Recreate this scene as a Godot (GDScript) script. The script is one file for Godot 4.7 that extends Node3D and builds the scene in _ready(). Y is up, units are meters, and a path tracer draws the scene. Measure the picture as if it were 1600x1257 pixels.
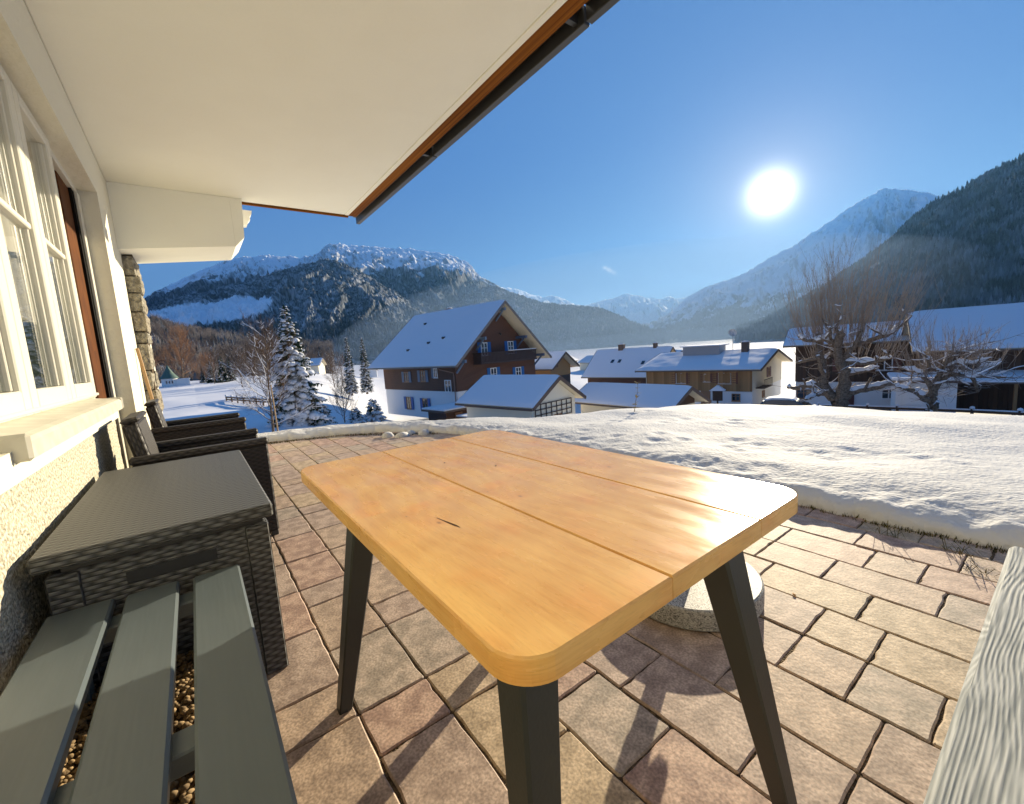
extends Node3D

# ---------------------------------------------------------------- mesh builder
class MB:
	var v := PackedVector3Array()
	var n := PackedVector3Array()
	var uv := PackedVector2Array()
	var c := PackedColorArray()
	var idx := PackedInt32Array()
	var uvo := Vector2.ZERO
	var tint := Color.WHITE
	var tinted := false
	var upright := false

	func vert(p: Vector3, nn: Vector3, t: Vector2) -> int:
		v.append(p); n.append(nn); uv.append(t + uvo)
		if tinted:
			c.append(tint)
		return v.size() - 1

	# four corners counter-clockwise seen from outside; turned when they face the point "inside"
	func quad(a: Vector3, b: Vector3, cc: Vector3, d: Vector3, ta := Vector2.ZERO, tb := Vector2(1, 0), tc := Vector2.ONE, td := Vector2(0, 1)) -> void:
		var nn := (cc - a).cross(d - b).normalized()
		var i := vert(a, nn, ta)
		vert(b, nn, tb); vert(cc, nn, tc); vert(d, nn, td)
		idx.append_array([i, i + 2, i + 1, i, i + 3, i + 2])

	func quad_out(a: Vector3, b: Vector3, cc: Vector3, d: Vector3, inside: Vector3, ta := Vector2.ZERO, tb := Vector2(1, 0), tc := Vector2.ONE, td := Vector2(0, 1)) -> void:
		if (cc - a).cross(d - b).dot((a + cc) * 0.5 - inside) < 0.0:
			quad(a, d, cc, b, ta, td, tc, tb)
		else:
			quad(a, b, cc, d, ta, tb, tc, td)

	func tri(a: Vector3, b: Vector3, cc: Vector3, ta := Vector2.ZERO, tb := Vector2(1, 0), tc := Vector2(0, 1)) -> void:
		var nn := (b - a).cross(cc - a).normalized()
		var i := vert(a, nn, ta)
		vert(b, nn, tb); vert(cc, nn, tc)
		idx.append_array([i, i + 2, i + 1])

	func tri_out(a: Vector3, b: Vector3, cc: Vector3, inside: Vector3) -> void:
		if (b - a).cross(cc - a).dot(a - inside) < 0.0:
			tri(a, cc, b)
		else:
			tri(a, b, cc)

	# chamfered box; uv in metres, u along the longest side
	func box(xf: Transform3D, size: Vector3, bev := 0.0) -> void:
		var h := size * 0.5
		var longest := 0
		for k in 3:
			if size[k] > size[longest]:
				longest = k
		var o := xf.origin
		for ax in 3:
			var ua := (ax + 1) % 3
			var va := (ax + 2) % 3
			for sg: float in [-1.0, 1.0]:
				var ps := []
				var ts := []
				for q: Vector2 in [Vector2(-1, -1), Vector2(1, -1), Vector2(1, 1), Vector2(-1, 1)]:
					var p := Vector3.ZERO
					p[ax] = sg * h[ax]
					p[ua] = q.x * (h[ua] - bev)
					p[va] = q.y * (h[va] - bev)
					ps.append(xf * p)
					if upright:
						ts.append(Vector2(p.x, p.z) if ax == 1 else (Vector2(p.z, p.y) if ax == 0 else Vector2(p.x, p.y)))
					else:
						ts.append(Vector2(p[va], p[ua]) if va == longest else Vector2(p[ua], p[va]))
				quad_out(ps[0], ps[1], ps[2], ps[3], o, ts[0], ts[1], ts[2], ts[3])
		if bev <= 0.0:
			return
		for ax in 3:
			var ua := (ax + 1) % 3
			var va := (ax + 2) % 3
			for su: float in [-1.0, 1.0]:
				for sv: float in [-1.0, 1.0]:
					var ps := []
					for q: Vector2 in [Vector2(-1, 0), Vector2(1, 0), Vector2(1, 1), Vector2(-1, 1)]:
						var p := Vector3.ZERO
						p[ax] = q.x * (h[ax] - bev)
						p[ua] = su * (h[ua] - (bev if q.y > 0.5 else 0.0))
						p[va] = sv * (h[va] - (0.0 if q.y > 0.5 else bev))
						ps.append(xf * p)
					var t0 := Vector2(0, h[ua])
					quad_out(ps[0], ps[1], ps[2], ps[3], o, Vector2(-h[ax], 0) + t0, Vector2(h[ax], 0) + t0, Vector2(h[ax], bev) + t0, Vector2(-h[ax], bev) + t0)
		for sx: float in [-1.0, 1.0]:
			for sy: float in [-1.0, 1.0]:
				for sz: float in [-1.0, 1.0]:
					var s := Vector3(sx, sy, sz)
					var q := h - Vector3.ONE * bev
					tri_out(xf * (s * Vector3(h.x, q.y, q.z)), xf * (s * Vector3(q.x, h.y, q.z)), xf * (s * Vector3(q.x, q.y, h.z)), o)

	func slab(lo: Vector3, hi: Vector3, bev := 0.0) -> void:
		box(Transform3D(Basis(), (lo + hi) * 0.5), (hi - lo).abs(), bev)

	# a box from eight corners: bottom ring then top ring (each going round)
	func hexa(p: Array) -> void:
		var mid := Vector3.ZERO
		for q: Vector3 in p:
			mid += q / 8.0
		for f: Array in [[0, 1, 2, 3], [4, 5, 6, 7], [0, 1, 5, 4], [1, 2, 6, 5], [2, 3, 7, 6], [3, 0, 4, 7]]:
			var a: Vector3 = p[f[0]]
			var b: Vector3 = p[f[1]]
			var cc: Vector3 = p[f[2]]
			var d: Vector3 = p[f[3]]
			var w := a.distance_to(b)
			var hh := b.distance_to(cc)
			quad_out(a, b, cc, d, mid, Vector2(0, 0), Vector2(w, 0), Vector2(w, hh), Vector2(0, hh))

	# bar with a rectangular section from a to b
	func bar(a: Vector3, b: Vector3, w: float, h: float, up := Vector3.UP, bev := 0.0) -> void:
		var z := (b - a).normalized()
		var x := up.cross(z).normalized()
		var y := z.cross(x)
		box(Transform3D(Basis(x, y, z), (a + b) * 0.5), Vector3(w, h, a.distance_to(b)), bev)

	func tube(pts: Array, rad: Array, sides: int, capped := true) -> void:
		var m := pts.size()
		var first := v.size()
		var along := 0.0
		var ref := Vector3.UP
		var d0: Vector3 = (pts[1] - pts[0]).normalized()
		if absf(d0.y) > 0.8:
			ref = Vector3.RIGHT
		for i in m:
			var d: Vector3 = (pts[mini(i + 1, m - 1)] - pts[maxi(i - 1, 0)]).normalized()
			var x := ref.cross(d).normalized()
			var y := d.cross(x)
			ref = y
			if i > 0:
				along += (pts[i] as Vector3).distance_to(pts[i - 1])
			for k in sides + 1:
				var a := TAU * k / sides
				var nn := x * cos(a) + y * sin(a)
				vert(pts[i] + nn * rad[i], nn, Vector2(along, float(k) / sides * TAU * 0.15))
		for i in m - 1:
			for k in sides:
				var a := first + i * (sides + 1) + k
				var b := a + 1
				var cc := a + sides + 1
				var d := cc + 1
				idx.append_array([a, d, b, a, cc, d])
		if capped:
			for e: int in [0, m - 1]:
				var ring := first + e * (sides + 1)
				var dd: Vector3 = (pts[1] - pts[0]).normalized() * -1.0 if e == 0 else (pts[m - 1] - pts[m - 2]).normalized()
				var ci := vert(pts[e], dd, Vector2.ZERO)
				var fi := v.size()
				for k in sides:
					vert(v[ring + k], dd, Vector2(0.1, 0.1))
				for k in sides:
					var a := fi + k
					var b := fi + (k + 1) % sides
					if e == 0:
						idx.append_array([ci, a, b])
					else:
						idx.append_array([ci, b, a])

	# upright prism over a polygon given in x,z; bevel on top edge
	func prism(poly: PackedVector2Array, y0: float, y1: float, bev := 0.0) -> void:
		var m := poly.size()
		var area := 0.0
		for i in m:
			var a := poly[i]
			var b := poly[(i + 1) % m]
			area += a.x * b.y - b.x * a.y
		var sgn := 1.0 if area > 0.0 else -1.0
		var ins := PackedVector2Array()
		for i in m:
			var d0 := (poly[i] - poly[(i + m - 1) % m]).normalized()
			var d1 := (poly[(i + 1) % m] - poly[i]).normalized()
			var nn := (Vector2(-d0.y, d0.x) + Vector2(-d1.y, d1.x)) * sgn
			nn = nn / maxf(nn.length_squared() * 0.5, 0.2)
			ins.append(poly[i] + nn * bev)
		var mid := Vector3.ZERO
		for p in poly:
			mid += Vector3(p.x, (y0 + y1) * 0.5, p.y) / m
		for face in 2:
			var src := ins if face == 0 else poly
			var y := y1 if face == 0 else y0
			var t := Geometry2D.triangulate_polygon(src)
			var f := v.size()
			for p in src:
				vert(Vector3(p.x, y, p.y), Vector3.UP if face == 0 else Vector3.DOWN, Vector2(p.y, p.x))
			for k in t.size() / 3:
				var a := src[t[k * 3]]
				var b := src[t[k * 3 + 1]]
				var cc := src[t[k * 3 + 2]]
				var turn := (b - a).cross(cc - a) > 0.0
				if turn == (face == 0):
					idx.append_array([f + t[k * 3], f + t[k * 3 + 1], f + t[k * 3 + 2]])
				else:
					idx.append_array([f + t[k * 3], f + t[k * 3 + 2], f + t[k * 3 + 1]])
		var run := 0.0
		for i in m:
			var j := (i + 1) % m
			var a := poly[i]
			var b := poly[j]
			var l := a.distance_to(b)
			quad_out(Vector3(a.x, y0, a.y), Vector3(b.x, y0, b.y), Vector3(b.x, y1 - bev, b.y), Vector3(a.x, y1 - bev, a.y), mid, Vector2(run, y0), Vector2(run + l, y0), Vector2(run + l, y1), Vector2(run, y1))
			if bev > 0.0:
				quad_out(Vector3(a.x, y1 - bev, a.y), Vector3(b.x, y1 - bev, b.y), Vector3(ins[j].x, y1, ins[j].y), Vector3(ins[i].x, y1, ins[i].y), mid, Vector2(run, y1), Vector2(run + l, y1), Vector2(run + l, y1 + bev), Vector2(run, y1 + bev))
			run += l

	# low dome, used for snow caps and pebbles
	func dome(xf: Transform3D, sides := 6, rings := 2, low := 0.0) -> void:
		var first := v.size()
		for j in rings + 1:
			var e := lerpf(low, PI * 0.5, float(j) / rings)
			for k in sides:
				var a := TAU * k / sides
				var p := Vector3(cos(a) * cos(e), sin(e), sin(a) * cos(e))
				vert(xf * p, (xf.basis * p).normalized(), Vector2(p.x, p.z))
		for j in rings:
			for k in sides:
				var a := first + j * sides + k
				var b := first + j * sides + (k + 1) % sides
				var cc := a + sides
				var d := b + sides
				idx.append_array([a, b, d, a, d, cc])

	func grid_index(w: int, h: int, first: int, flip := false) -> void:
		for j in h - 1:
			for i in w - 1:
				var a := first + j * w + i
				if flip:
					idx.append_array([a, a + w, a + 1, a + 1, a + w, a + w + 1])
				else:
					idx.append_array([a, a + 1, a + w, a + 1, a + w + 1, a + w])

	func smooth(w: int, h: int, first: int, up: Vector3) -> void:
		for j in h:
			for i in w:
				var dx := v[first + j * w + mini(i + 1, w - 1)] - v[first + j * w + maxi(i - 1, 0)]
				var dz := v[first + mini(j + 1, h - 1) * w + i] - v[first + maxi(j - 1, 0) * w + i]
				var nn := dx.cross(dz).normalized()
				n[first + j * w + i] = nn if nn.dot(up) >= 0.0 else -nn

	func mesh() -> ArrayMesh:
		var a := []
		a.resize(Mesh.ARRAY_MAX)
		a[Mesh.ARRAY_VERTEX] = v
		a[Mesh.ARRAY_NORMAL] = n
		a[Mesh.ARRAY_TEX_UV] = uv
		if c.size() == v.size():
			a[Mesh.ARRAY_COLOR] = c
		a[Mesh.ARRAY_INDEX] = idx
		var m := ArrayMesh.new()
		m.add_surface_from_arrays(Mesh.PRIMITIVE_TRIANGLES, a)
		return m


# ---------------------------------------------------------------- naming
var used := {}
var M := {}

func numbered(parent: Node, called: String) -> String:
	var key := "%d/%s" % [parent.get_instance_id(), called]
	var k: int = used.get(key, 0)
	used[key] = k + 1
	return called if k == 0 else "%s_%03d" % [called, k]

func part(parent: Node, called: String, mb, material: Material, at := Transform3D.IDENTITY) -> MeshInstance3D:
	var o := MeshInstance3D.new()
	o.name = numbered(parent, called)
	o.mesh = mb.mesh() if mb is MB else mb
	o.material_override = material
	o.transform = at
	parent.add_child(o, true)
	return o

func tag(o: Node, label: String, category: String, group := "", kind := "") -> Node:
	if label: o.set_meta("label", label)
	if category: o.set_meta("category", category)
	if group: o.set_meta("group", group)
	if kind: o.set_meta("kind", kind)
	return o

func thing(called: String, label: String, category: String, pos := Vector3.ZERO, turn := 0.0, group := "") -> Node3D:
	var o := Node3D.new()
	o.name = numbered(self, called)
	add_child(o, true)
	o.position = pos
	o.rotation.y = turn
	tag(o, label, category, group)
	return o

func copy(src: Node3D, label: String, pos: Vector3, turn := 0.0, size := 1.0) -> Node3D:
	var o: Node3D = src.duplicate()
	o.name = numbered(self, str(src.name).rstrip("_0123456789"))
	add_child(o, true)
	o.position = pos
	o.rotation.y = turn
	o.scale = Vector3.ONE * size
	if label: o.set_meta("label", label)
	return o

func stuff(o: Node) -> Node:
	o.set_meta("kind", "stuff")
	return o

func structure(called: String, mb, material: Material, label := "") -> MeshInstance3D:
	var o := part(self, called, mb, material)
	o.set_meta("kind", "structure")
	if label: o.set_meta("label", label)
	return o

# ---------------------------------------------------------------- materials and textures
func lin(r: float, g: float, b: float) -> Color:
	return Color(r, g, b).linear_to_srgb()

func mat(r: float, g: float, b: float, rough := 0.8, spec := 0.5) -> StandardMaterial3D:
	var m := StandardMaterial3D.new()
	m.albedo_color = lin(r, g, b)
	m.roughness = rough
	m.metallic_specular = spec
	return m

func noise(sd: int, freq: float, oct := 4, kind := FastNoiseLite.TYPE_SIMPLEX_SMOOTH) -> FastNoiseLite:
	var f := FastNoiseLite.new()
	f.seed = sd
	f.frequency = freq
	f.noise_type = kind
	f.fractal_octaves = oct
	f.fractal_type = FastNoiseLite.FRACTAL_FBM if oct > 1 else FastNoiseLite.FRACTAL_NONE
	return f

func grey(sd: int, freq: float, size := 256, oct := 4, kind := FastNoiseLite.TYPE_SIMPLEX_SMOOTH) -> ImageTexture:
	return ImageTexture.create_from_image(noise(sd, freq, oct, kind).get_seamless_image(size, size))

# tinted noise between two linear colours
func ramp_tex(sd: int, freq: float, a: Color, b: Color, size := 256, oct := 4, spots := 0.0, grain := 0.35) -> ImageTexture:
	var src := noise(sd, freq, oct).get_seamless_image(size, size)
	var fine := noise(sd + 7, grain, 2).get_seamless_image(size, size)
	var im := Image.create(size, size, false, Image.FORMAT_RGB8)
	for y in size:
		for x in size:
			var t := smoothstep(0.2, 0.8, src.get_pixel(x, y).r)
			var s := fine.get_pixel(x, y).r
			var col := a.lerp(b, t) * (1.0 + (s - 0.5) * spots)
			im.set_pixel(x, y, Color(col.r, col.g, col.b).linear_to_srgb())
	return ImageTexture.create_from_image(im)

func bump(m: StandardMaterial3D, t: Texture2D, cm: float) -> StandardMaterial3D:
	m.heightmap_enabled = true
	m.heightmap_texture = t
	m.heightmap_scale = cm
	return m

func tri(m: StandardMaterial3D, per_metre: float, world := true) -> StandardMaterial3D:
	m.uv1_triplanar = true
	m.uv1_world_triplanar = world
	m.uv1_scale = Vector3.ONE * per_metre
	return m

func stretched(sd: int, w: int, h: int, squeeze: int, freq: float, oct := 3) -> Image:
	var im := noise(sd, freq, oct).get_image(maxi(w / squeeze, 4), h)
	im.resize(w, h, Image.INTERPOLATE_CUBIC)
	return im

func wood_tex(sd: int, w: int, h: int, dark: Color, light: Color, contrast: float, knots: Array, red := Color(0, 0, 0), warp := 26.0, ringf := 0.30, pore := 0.0) -> Array:
	# growth rings of a plain-sawn board, bent round the knots; returns colour and height
	var im := Image.create(w, h, false, Image.FORMAT_RGB8)
	var hm := Image.create(w, h, false, Image.FORMAT_L8)
	var slow := noise(sd, 0.0035, 3)
	var fine := stretched(sd + 1, w, h, 24, 0.22, 3)
	var cloud := noise(sd + 2, 0.006, 3).get_image(w, h)
	var pores := stretched(sd + 4, w, h, 9, 0.45, 2)
	for y in h:
		for x in w:
			var yy := float(y) + slow.get_noise_2d(x * 0.45, y * 1.6) * warp
			var ring := 0.0
			for k: Vector3 in knots:
				var d := Vector2((x - k.x) * 0.45, y - k.y).length()
				ring += k.z * exp(-d / k.z)
			var s := sin((yy + ring * 2.2) * ringf) * 0.5 + 0.5
			var f := fine.get_pixel(x, y).r
			var t := clampf(0.5 + (s - 0.5) * contrast * 0.55 + (f - 0.5) * contrast * 1.3 + (cloud.get_pixel(x, y).r - 0.5) * 0.7, 0.0, 1.0)
			var col := dark.lerp(light, t)
			col += red * clampf(cloud.get_pixel((x + w / 2) % w, y).r - 0.5, 0.0, 1.0)
			col *= 1.0 - pore * clampf((pores.get_pixel(x, y).r - 0.60) * 5.0, 0.0, 1.0)
			for k: Vector3 in knots:
				var d := Vector2((x - k.x) * 0.6, y - k.y).length() / (k.z * 0.16)
				if d < 1.0:
					col = col.lerp(dark * 0.35, (1.0 - d) * 0.8)
			im.set_pixel(x, y, Color(col.r, col.g, col.b).linear_to_srgb())
			var g := clampf(0.35 + 0.4 * s + (f - 0.5) * 0.6, 0.0, 1.0)
			hm.set_pixel(x, y, Color(g, g, g))
	return [ImageTexture.create_from_image(im), ImageTexture.create_from_image(hm)]

func wicker_tex() -> ImageTexture:
	# flat strands over and under upright stakes, 4 stakes by 8 strands per repeat
	var s := 256
	var im := Image.create(s, s, false, Image.FORMAT_L8)
	for y in s:
		for x in s:
			var row := y * 8 / s
			var fy := fmod(y * 8.0 / s, 1.0)
			var px := x * 4.0 / s * 0.5 + (0.5 if row % 2 == 1 else 0.0)
			var over := 0.5 + 0.5 * cos(TAU * px)
			var prof := sqrt(maxf(0.0, 1.0 - pow(absf(fy - 0.5) * 2.05, 4.0)))
			var g := clampf(prof * (0.25 + 0.75 * pow(over, 0.6)), 0.0, 1.0)
			im.set_pixel(x, y, Color(g, g, g))
	return ImageTexture.create_from_image(im)

func wicker_tone(src: ImageTexture) -> ImageTexture:
	# strands are paler where they lie on top, darker in the gaps between
	var a := src.get_image()
	var s := a.get_width()
	var im := Image.create(s, s, false, Image.FORMAT_RGB8)
	for y in s:
		for x in s:
			var g := 0.35 + 0.65 * a.get_pixel(x, y).r
			im.set_pixel(x, y, Color(g, g, g))
	return ImageTexture.create_from_image(im)

func speckle_tex(sd: int, base: Color, dots: Array, size := 256) -> ImageTexture:
	var im := Image.create(size, size, false, Image.FORMAT_RGB8)
	var cell := noise(sd, 0.16, 1, FastNoiseLite.TYPE_CELLULAR)
	cell.cellular_return_type = FastNoiseLite.RETURN_CELL_VALUE
	var src := cell.get_seamless_image(size, size)
	for y in size:
		for x in size:
			var t := src.get_pixel(x, y).r
			var col := base
			for d: Array in dots:
				if t > d[0] and t < d[1]:
					col = d[2]
			im.set_pixel(x, y, col.linear_to_srgb())
	return ImageTexture.create_from_image(im)

const EXPOSURE := 2.02
const SUN_DIR := Vector3(0.896, 0.252, -0.366)

func sky_texture() -> ImageTexture:
	var w := 1536
	var h := 768
	var im := Image.create(w, h, false, Image.FORMAT_RGBF)
	var sun := SUN_DIR.normalized()
	var top := Vector3(0.065, 0.185, 0.47)
	var mid := Vector3(0.07, 0.21, 0.53)
	var low := Vector3(0.12, 0.275, 0.55)
	var hor := Vector3(0.27, 0.40, 0.56)
	for y in h:
		var el := (0.5 - (y + 0.5) / h) * PI
		var e := maxf(rad_to_deg(el), 0.0)
		var base := hor.lerp(low, smoothstep(0.0, 7.0, e)).lerp(mid, smoothstep(4.0, 24.0, e)).lerp(top, smoothstep(20.0, 60.0, e))
		var ce := cos(el)
		var se := sin(el)
		for x in w:
			var a := (x + 0.5) / w * TAU - PI * 0.5
			var cs := cos(a) * ce * sun.x + se * sun.y + sin(a) * ce * sun.z
			var col := base
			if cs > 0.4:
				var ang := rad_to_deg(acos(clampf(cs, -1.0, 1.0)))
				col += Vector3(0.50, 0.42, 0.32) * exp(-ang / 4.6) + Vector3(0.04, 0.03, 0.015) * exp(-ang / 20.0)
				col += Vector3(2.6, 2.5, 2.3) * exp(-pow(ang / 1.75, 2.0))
			im.set_pixel(x, y, Color(col.x, col.y, col.z) / EXPOSURE)
	# a short contrail
	var az := 0.875
	for k in 40:
		var t := k / 39.0
		var dir_az := az + (t - 0.5) * 0.026
		var dir_el := 0.1545 - (t - 0.5) * 0.017
		var px := int((dir_az) / TAU * w)
		var py := int((0.5 - dir_el / PI) * h)
		var c := im.get_pixel(px, py)
		im.set_pixel(px, py, c.lerp(Color(0.95, 0.97, 1.0) / EXPOSURE, 0.05 + 0.3 * (1.0 - t)))
	return ImageTexture.create_from_image(im)

func polyline(p: PackedVector3Array, t: float) -> Vector3:
	var f := clampf(t, 0.0, 1.0) * (p.size() - 1)
	var i := mini(int(f), p.size() - 2)
	var k := f - i
	var a := p[maxi(i - 1, 0)]
	var d := p[mini(i + 2, p.size() - 1)]
	return p[i].lerp(p[i + 1], k) if p.size() < 4 else p[i].cubic_interpolate(p[i + 1], a, d, k)

func _ready() -> void:
	# ------------------------------------------------------------ camera, sky, sun, exposure
	var yaw := 0.63626
	var pitch := 0.125207
	var roll := -0.066579
	var r := Vector3(cos(yaw), 0, sin(yaw))
	var fw := Vector3(sin(yaw) * cos(pitch), -sin(pitch), -cos(yaw) * cos(pitch))
	var u := r.cross(fw)
	var cam := Camera3D.new()
	cam.name = "camera"
	cam.transform = Transform3D(Basis(r * cos(roll) + u * sin(roll), u * cos(roll) - r * sin(roll), -fw), Vector3(0, 1.1, 0))
	cam.fov = 86.6
	cam.near = 0.05
	cam.far = 20000.0
	add_child(cam)
	var env := Environment.new()
	env.background_mode = Environment.BG_SKY
	env.sky = Sky.new()
	var pan := PanoramaSkyMaterial.new()
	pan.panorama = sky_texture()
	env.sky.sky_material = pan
	env.tonemap_mode = Environment.TONE_MAPPER_LINEAR
	env.tonemap_exposure = EXPOSURE
	env.sdfgi_enabled = true
	env.ssao_enabled = true
	env.ssil_enabled = true
	env.volumetric_fog_enabled = true
	env.volumetric_fog_density = 0.000036
	env.volumetric_fog_albedo = Color(0.50, 0.75, 1.0)
	env.volumetric_fog_anisotropy = 0.45
	var we := WorldEnvironment.new()
	we.name = "environment"
	we.environment = env
	add_child(we)
	var sun := DirectionalLight3D.new()
	sun.name = "sun"
	sun.light_energy = 1.6
	sun.light_color = Color(1.0, 0.935, 0.81)
	sun.light_angular_distance = 0.5
	sun.shadow_enabled = true
	sun.look_at_from_position(Vector3.ZERO, -SUN_DIR)
	add_child(sun)

	make_materials()
	build_mountains()
	build_ground()
	build_house()
	build_terrace()
	build_furniture()
	build_village()
	build_trees()
	build_details()

func make_materials() -> void:
	var rough_noise := grey(3, 0.035, 256, 5)
	var fine_noise := grey(4, 0.12, 256, 3)
	var coarse := grey(5, 0.02, 256, 4)
	M.fine = fine_noise
	M.rough = rough_noise
	M.soffit = tri(bump(mat(0.90, 0.895, 0.785, 0.75), coarse, 0.05), 0.5)
	M.soffit.albedo_texture = ramp_tex(11, 0.012, Color(0.985, 0.983, 0.98), Color(1, 1, 1), 256, 5, 0.02)
	M.render_smooth = tri(bump(mat(0.74, 0.71, 0.58, 0.85), rough_noise, 0.5), 1.6)
	M.roughcast = tri(bump(mat(0.66, 0.62, 0.50, 0.95), grey(6, 0.09, 256, 3), 0.8), 2.6)
	M.roughcast.albedo_texture = ramp_tex(12, 0.09, Color(0.50, 0.48, 0.42), Color(1, 1, 1), 256, 3, 0.4, 0.16)
	M.white_wood = tri(bump(mat(0.70, 0.675, 0.565, 0.38), coarse, 0.03), 2.0)
	M.sill = tri(mat(0.62, 0.59, 0.48, 0.42), 2.0)
	M.sill.albedo_texture = ramp_tex(13, 0.03, Color(0.86, 0.85, 0.83), Color(1, 1, 1), 128, 3, 0.05)
	M.brown_wood = mat(0.20, 0.085, 0.03, 0.45)
	var bw := wood_tex(21, 512, 128, Color(0.13, 0.040, 0.006), Color(0.27, 0.098, 0.012), 0.8, [])
	M.fascia = mat(1, 1, 1, 0.75, 0.2)
	M.fascia.albedo_texture = bw[0]
	M.fascia.uv1_scale = Vector3(0.09, 3.0, 1)
	M.door_wood = mat(0.50, 0.44, 0.33, 0.7, 0.25)
	M.door_wood.albedo_texture = bw[0]
	M.door_wood.uv1_scale = Vector3(0.8, 3.0, 1)
	M.dark_metal = mat(0.025, 0.026, 0.028, 0.4)
	M.white_strip = mat(0.7, 0.68, 0.6, 0.6)
	M.room = mat(0.16, 0.15, 0.13, 0.9)
	M.curtain = mat(0.75, 0.72, 0.62, 0.9)
	M.curtain.backlight_enabled = true
	M.curtain.backlight = Color(0.5, 0.5, 0.45)
	var g := StandardMaterial3D.new()
	g.transparency = BaseMaterial3D.TRANSPARENCY_ALPHA
	g.albedo_color = Color(0.35, 0.42, 0.40, 0.12)
	g.roughness = 0.02
	g.metallic_specular = 0.8
	M.pane = g
	M.dark_pane = mat(0.015, 0.018, 0.022, 0.06, 0.7)
	M.stone = []
	for k in 3:
		var sm: StandardMaterial3D = tri(bump(mat([1.0, 0.85, 0.95][k], [0.98, 0.84, 0.9][k], [0.92, 0.8, 0.82][k], 0.95), rough_noise, 3.0), 2.2, false)
		sm.albedo_texture = ramp_tex(31 + k, 0.025, Color(0.20, 0.185, 0.15), Color(0.42, 0.39, 0.32), 256, 5, 0.3)
		M.stone.append(sm)
	# paving: warm concrete in several tones, fine pits
	M.paver = []
	var pav_a := [Color(0.53, 0.39, 0.275), Color(0.54, 0.41, 0.26), Color(0.49, 0.385, 0.29), Color(0.53, 0.365, 0.265), Color(0.50, 0.375, 0.285), Color(0.55, 0.42, 0.275)]
	var pav_b := [Color(0.35, 0.255, 0.18), Color(0.37, 0.275, 0.165), Color(0.31, 0.25, 0.185), Color(0.34, 0.22, 0.16), Color(0.33, 0.24, 0.18), Color(0.38, 0.28, 0.175)]
	for k in 6:
		var pm: StandardMaterial3D = tri(bump(mat(1, 1, 1, 0.68, 0.5), fine_noise, 0.07), 1.6)
		pm.albedo_texture = ramp_tex(41 + k, 0.013, pav_b[k], pav_a[k], 512, 5, 0.85, 0.11)
		M.paver.append(pm)
	M.joint = tri(bump(mat(1, 1, 1, 1.0, 0.2), fine_noise, 1.0), 3.0)
	M.joint.albedo_texture = ramp_tex(51, 0.08, Color(0.085, 0.062, 0.04), Color(0.17, 0.13, 0.085), 128, 3, 0.5)
	M.gravel = mat(0.30, 0.235, 0.15, 0.9)
	M.gravel.vertex_color_use_as_albedo = true
	# table
	var tw := wood_tex(61, 1024, 320, Color(0.64, 0.335, 0.085), Color(0.82, 0.505, 0.165), 0.40, [Vector3(628, 150, 30), Vector3(560, 120, 16), Vector3(300, 40, 12)], Color(0.08, -0.05, -0.03), 34.0, 0.22, 0.10)
	M.table = mat(1, 1, 1, 0.30, 0.5)
	M.table.albedo_texture = tw[0]
	M.table.uv1_scale = Vector3(0.78, 2.6, 1)
	M.table.roughness_texture = ramp_tex(62, 0.02, Color(0.032, 0.032, 0.032), Color(0.075, 0.075, 0.075), 256, 4, 0.1)
	M.table.roughness = 1.0
	M.leg = tri(bump(mat(0.030, 0.034, 0.032, 0.42), fine_noise, 0.02), 3.0)
	# wicker
	var wk := wicker_tex()
	M.wicker_box = bump(mat(0.150, 0.153, 0.148, 0.46), wk, 0.34)
	M.wicker_box.uv1_scale = Vector3(9.5, 9.5, 1)
	M.wicker_box.albedo_texture = wicker_tone(wk)
	M.wicker_chair = bump(mat(0.025, 0.0195, 0.0165, 0.5), wk, 0.35)
	M.wicker_chair.uv1_scale = Vector3(9.5, 9.5, 1)
	M.wicker_chair.albedo_texture = M.wicker_box.albedo_texture
	M.wicker_edge = bump(mat(0.060, 0.051, 0.044, 0.5), wk, 0.35)
	M.wicker_edge.uv1_scale = Vector3(9.5, 9.5, 1)
	M.wicker_edge.albedo_texture = M.wicker_box.albedo_texture
	M.plastic = mat(0.05, 0.047, 0.04, 0.5)
	# painted bench
	var pw := wood_tex(71, 512, 128, Color(0.090, 0.113, 0.124), Color(0.103, 0.127, 0.138), 0.35, [Vector3(380, 90, 12)])
	M.bench = bump(mat(1, 1, 1, 0.40), pw[1], 0.03)
	M.bench.albedo_texture = pw[0]
	M.bench.uv1_scale = Vector3(0.9, 3.2, 1)
	# weathered plank
	var ww := wood_tex(81, 1024, 256, Color(0.20, 0.225, 0.235), Color(0.42, 0.445, 0.45), 1.6, [Vector3(560, 120, 34), Vector3(250, 190, 14)], Color(0, 0, 0), 24.0, 1.15)
	M.weathered = bump(mat(1, 1, 1, 0.8), ww[1], 0.22)
	M.weathered.albedo_texture = ww[0]
	M.weathered.uv1_scale = Vector3(0.70, 2.6, 1)
	M.granite = tri(bump(mat(1, 1, 1, 0.55), fine_noise, 0.03), 3.4, false)
	M.granite.albedo_texture = speckle_tex(91, Color(0.42, 0.41, 0.37), [[0.0, 0.22, Color(0.07, 0.07, 0.065)], [0.22, 0.5, Color(0.30, 0.29, 0.26)], [0.85, 1.0, Color(0.60, 0.58, 0.52)]], 512)
	M.bare_pole = mat(0.42, 0.26, 0.12, 0.7)
	# snow and ground
	M.snow = tri(bump(mat(0.62, 0.61, 0.58, 0.8, 0.25), grey(101, 0.05, 256, 5), 0.6), 1.7)
	M.snow_far = mat(0.75, 0.75, 0.76, 0.8, 0.3)
	M.terrain = mat(1, 1, 1, 0.95, 0.2)
	M.terrain.vertex_color_use_as_albedo = true
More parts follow.
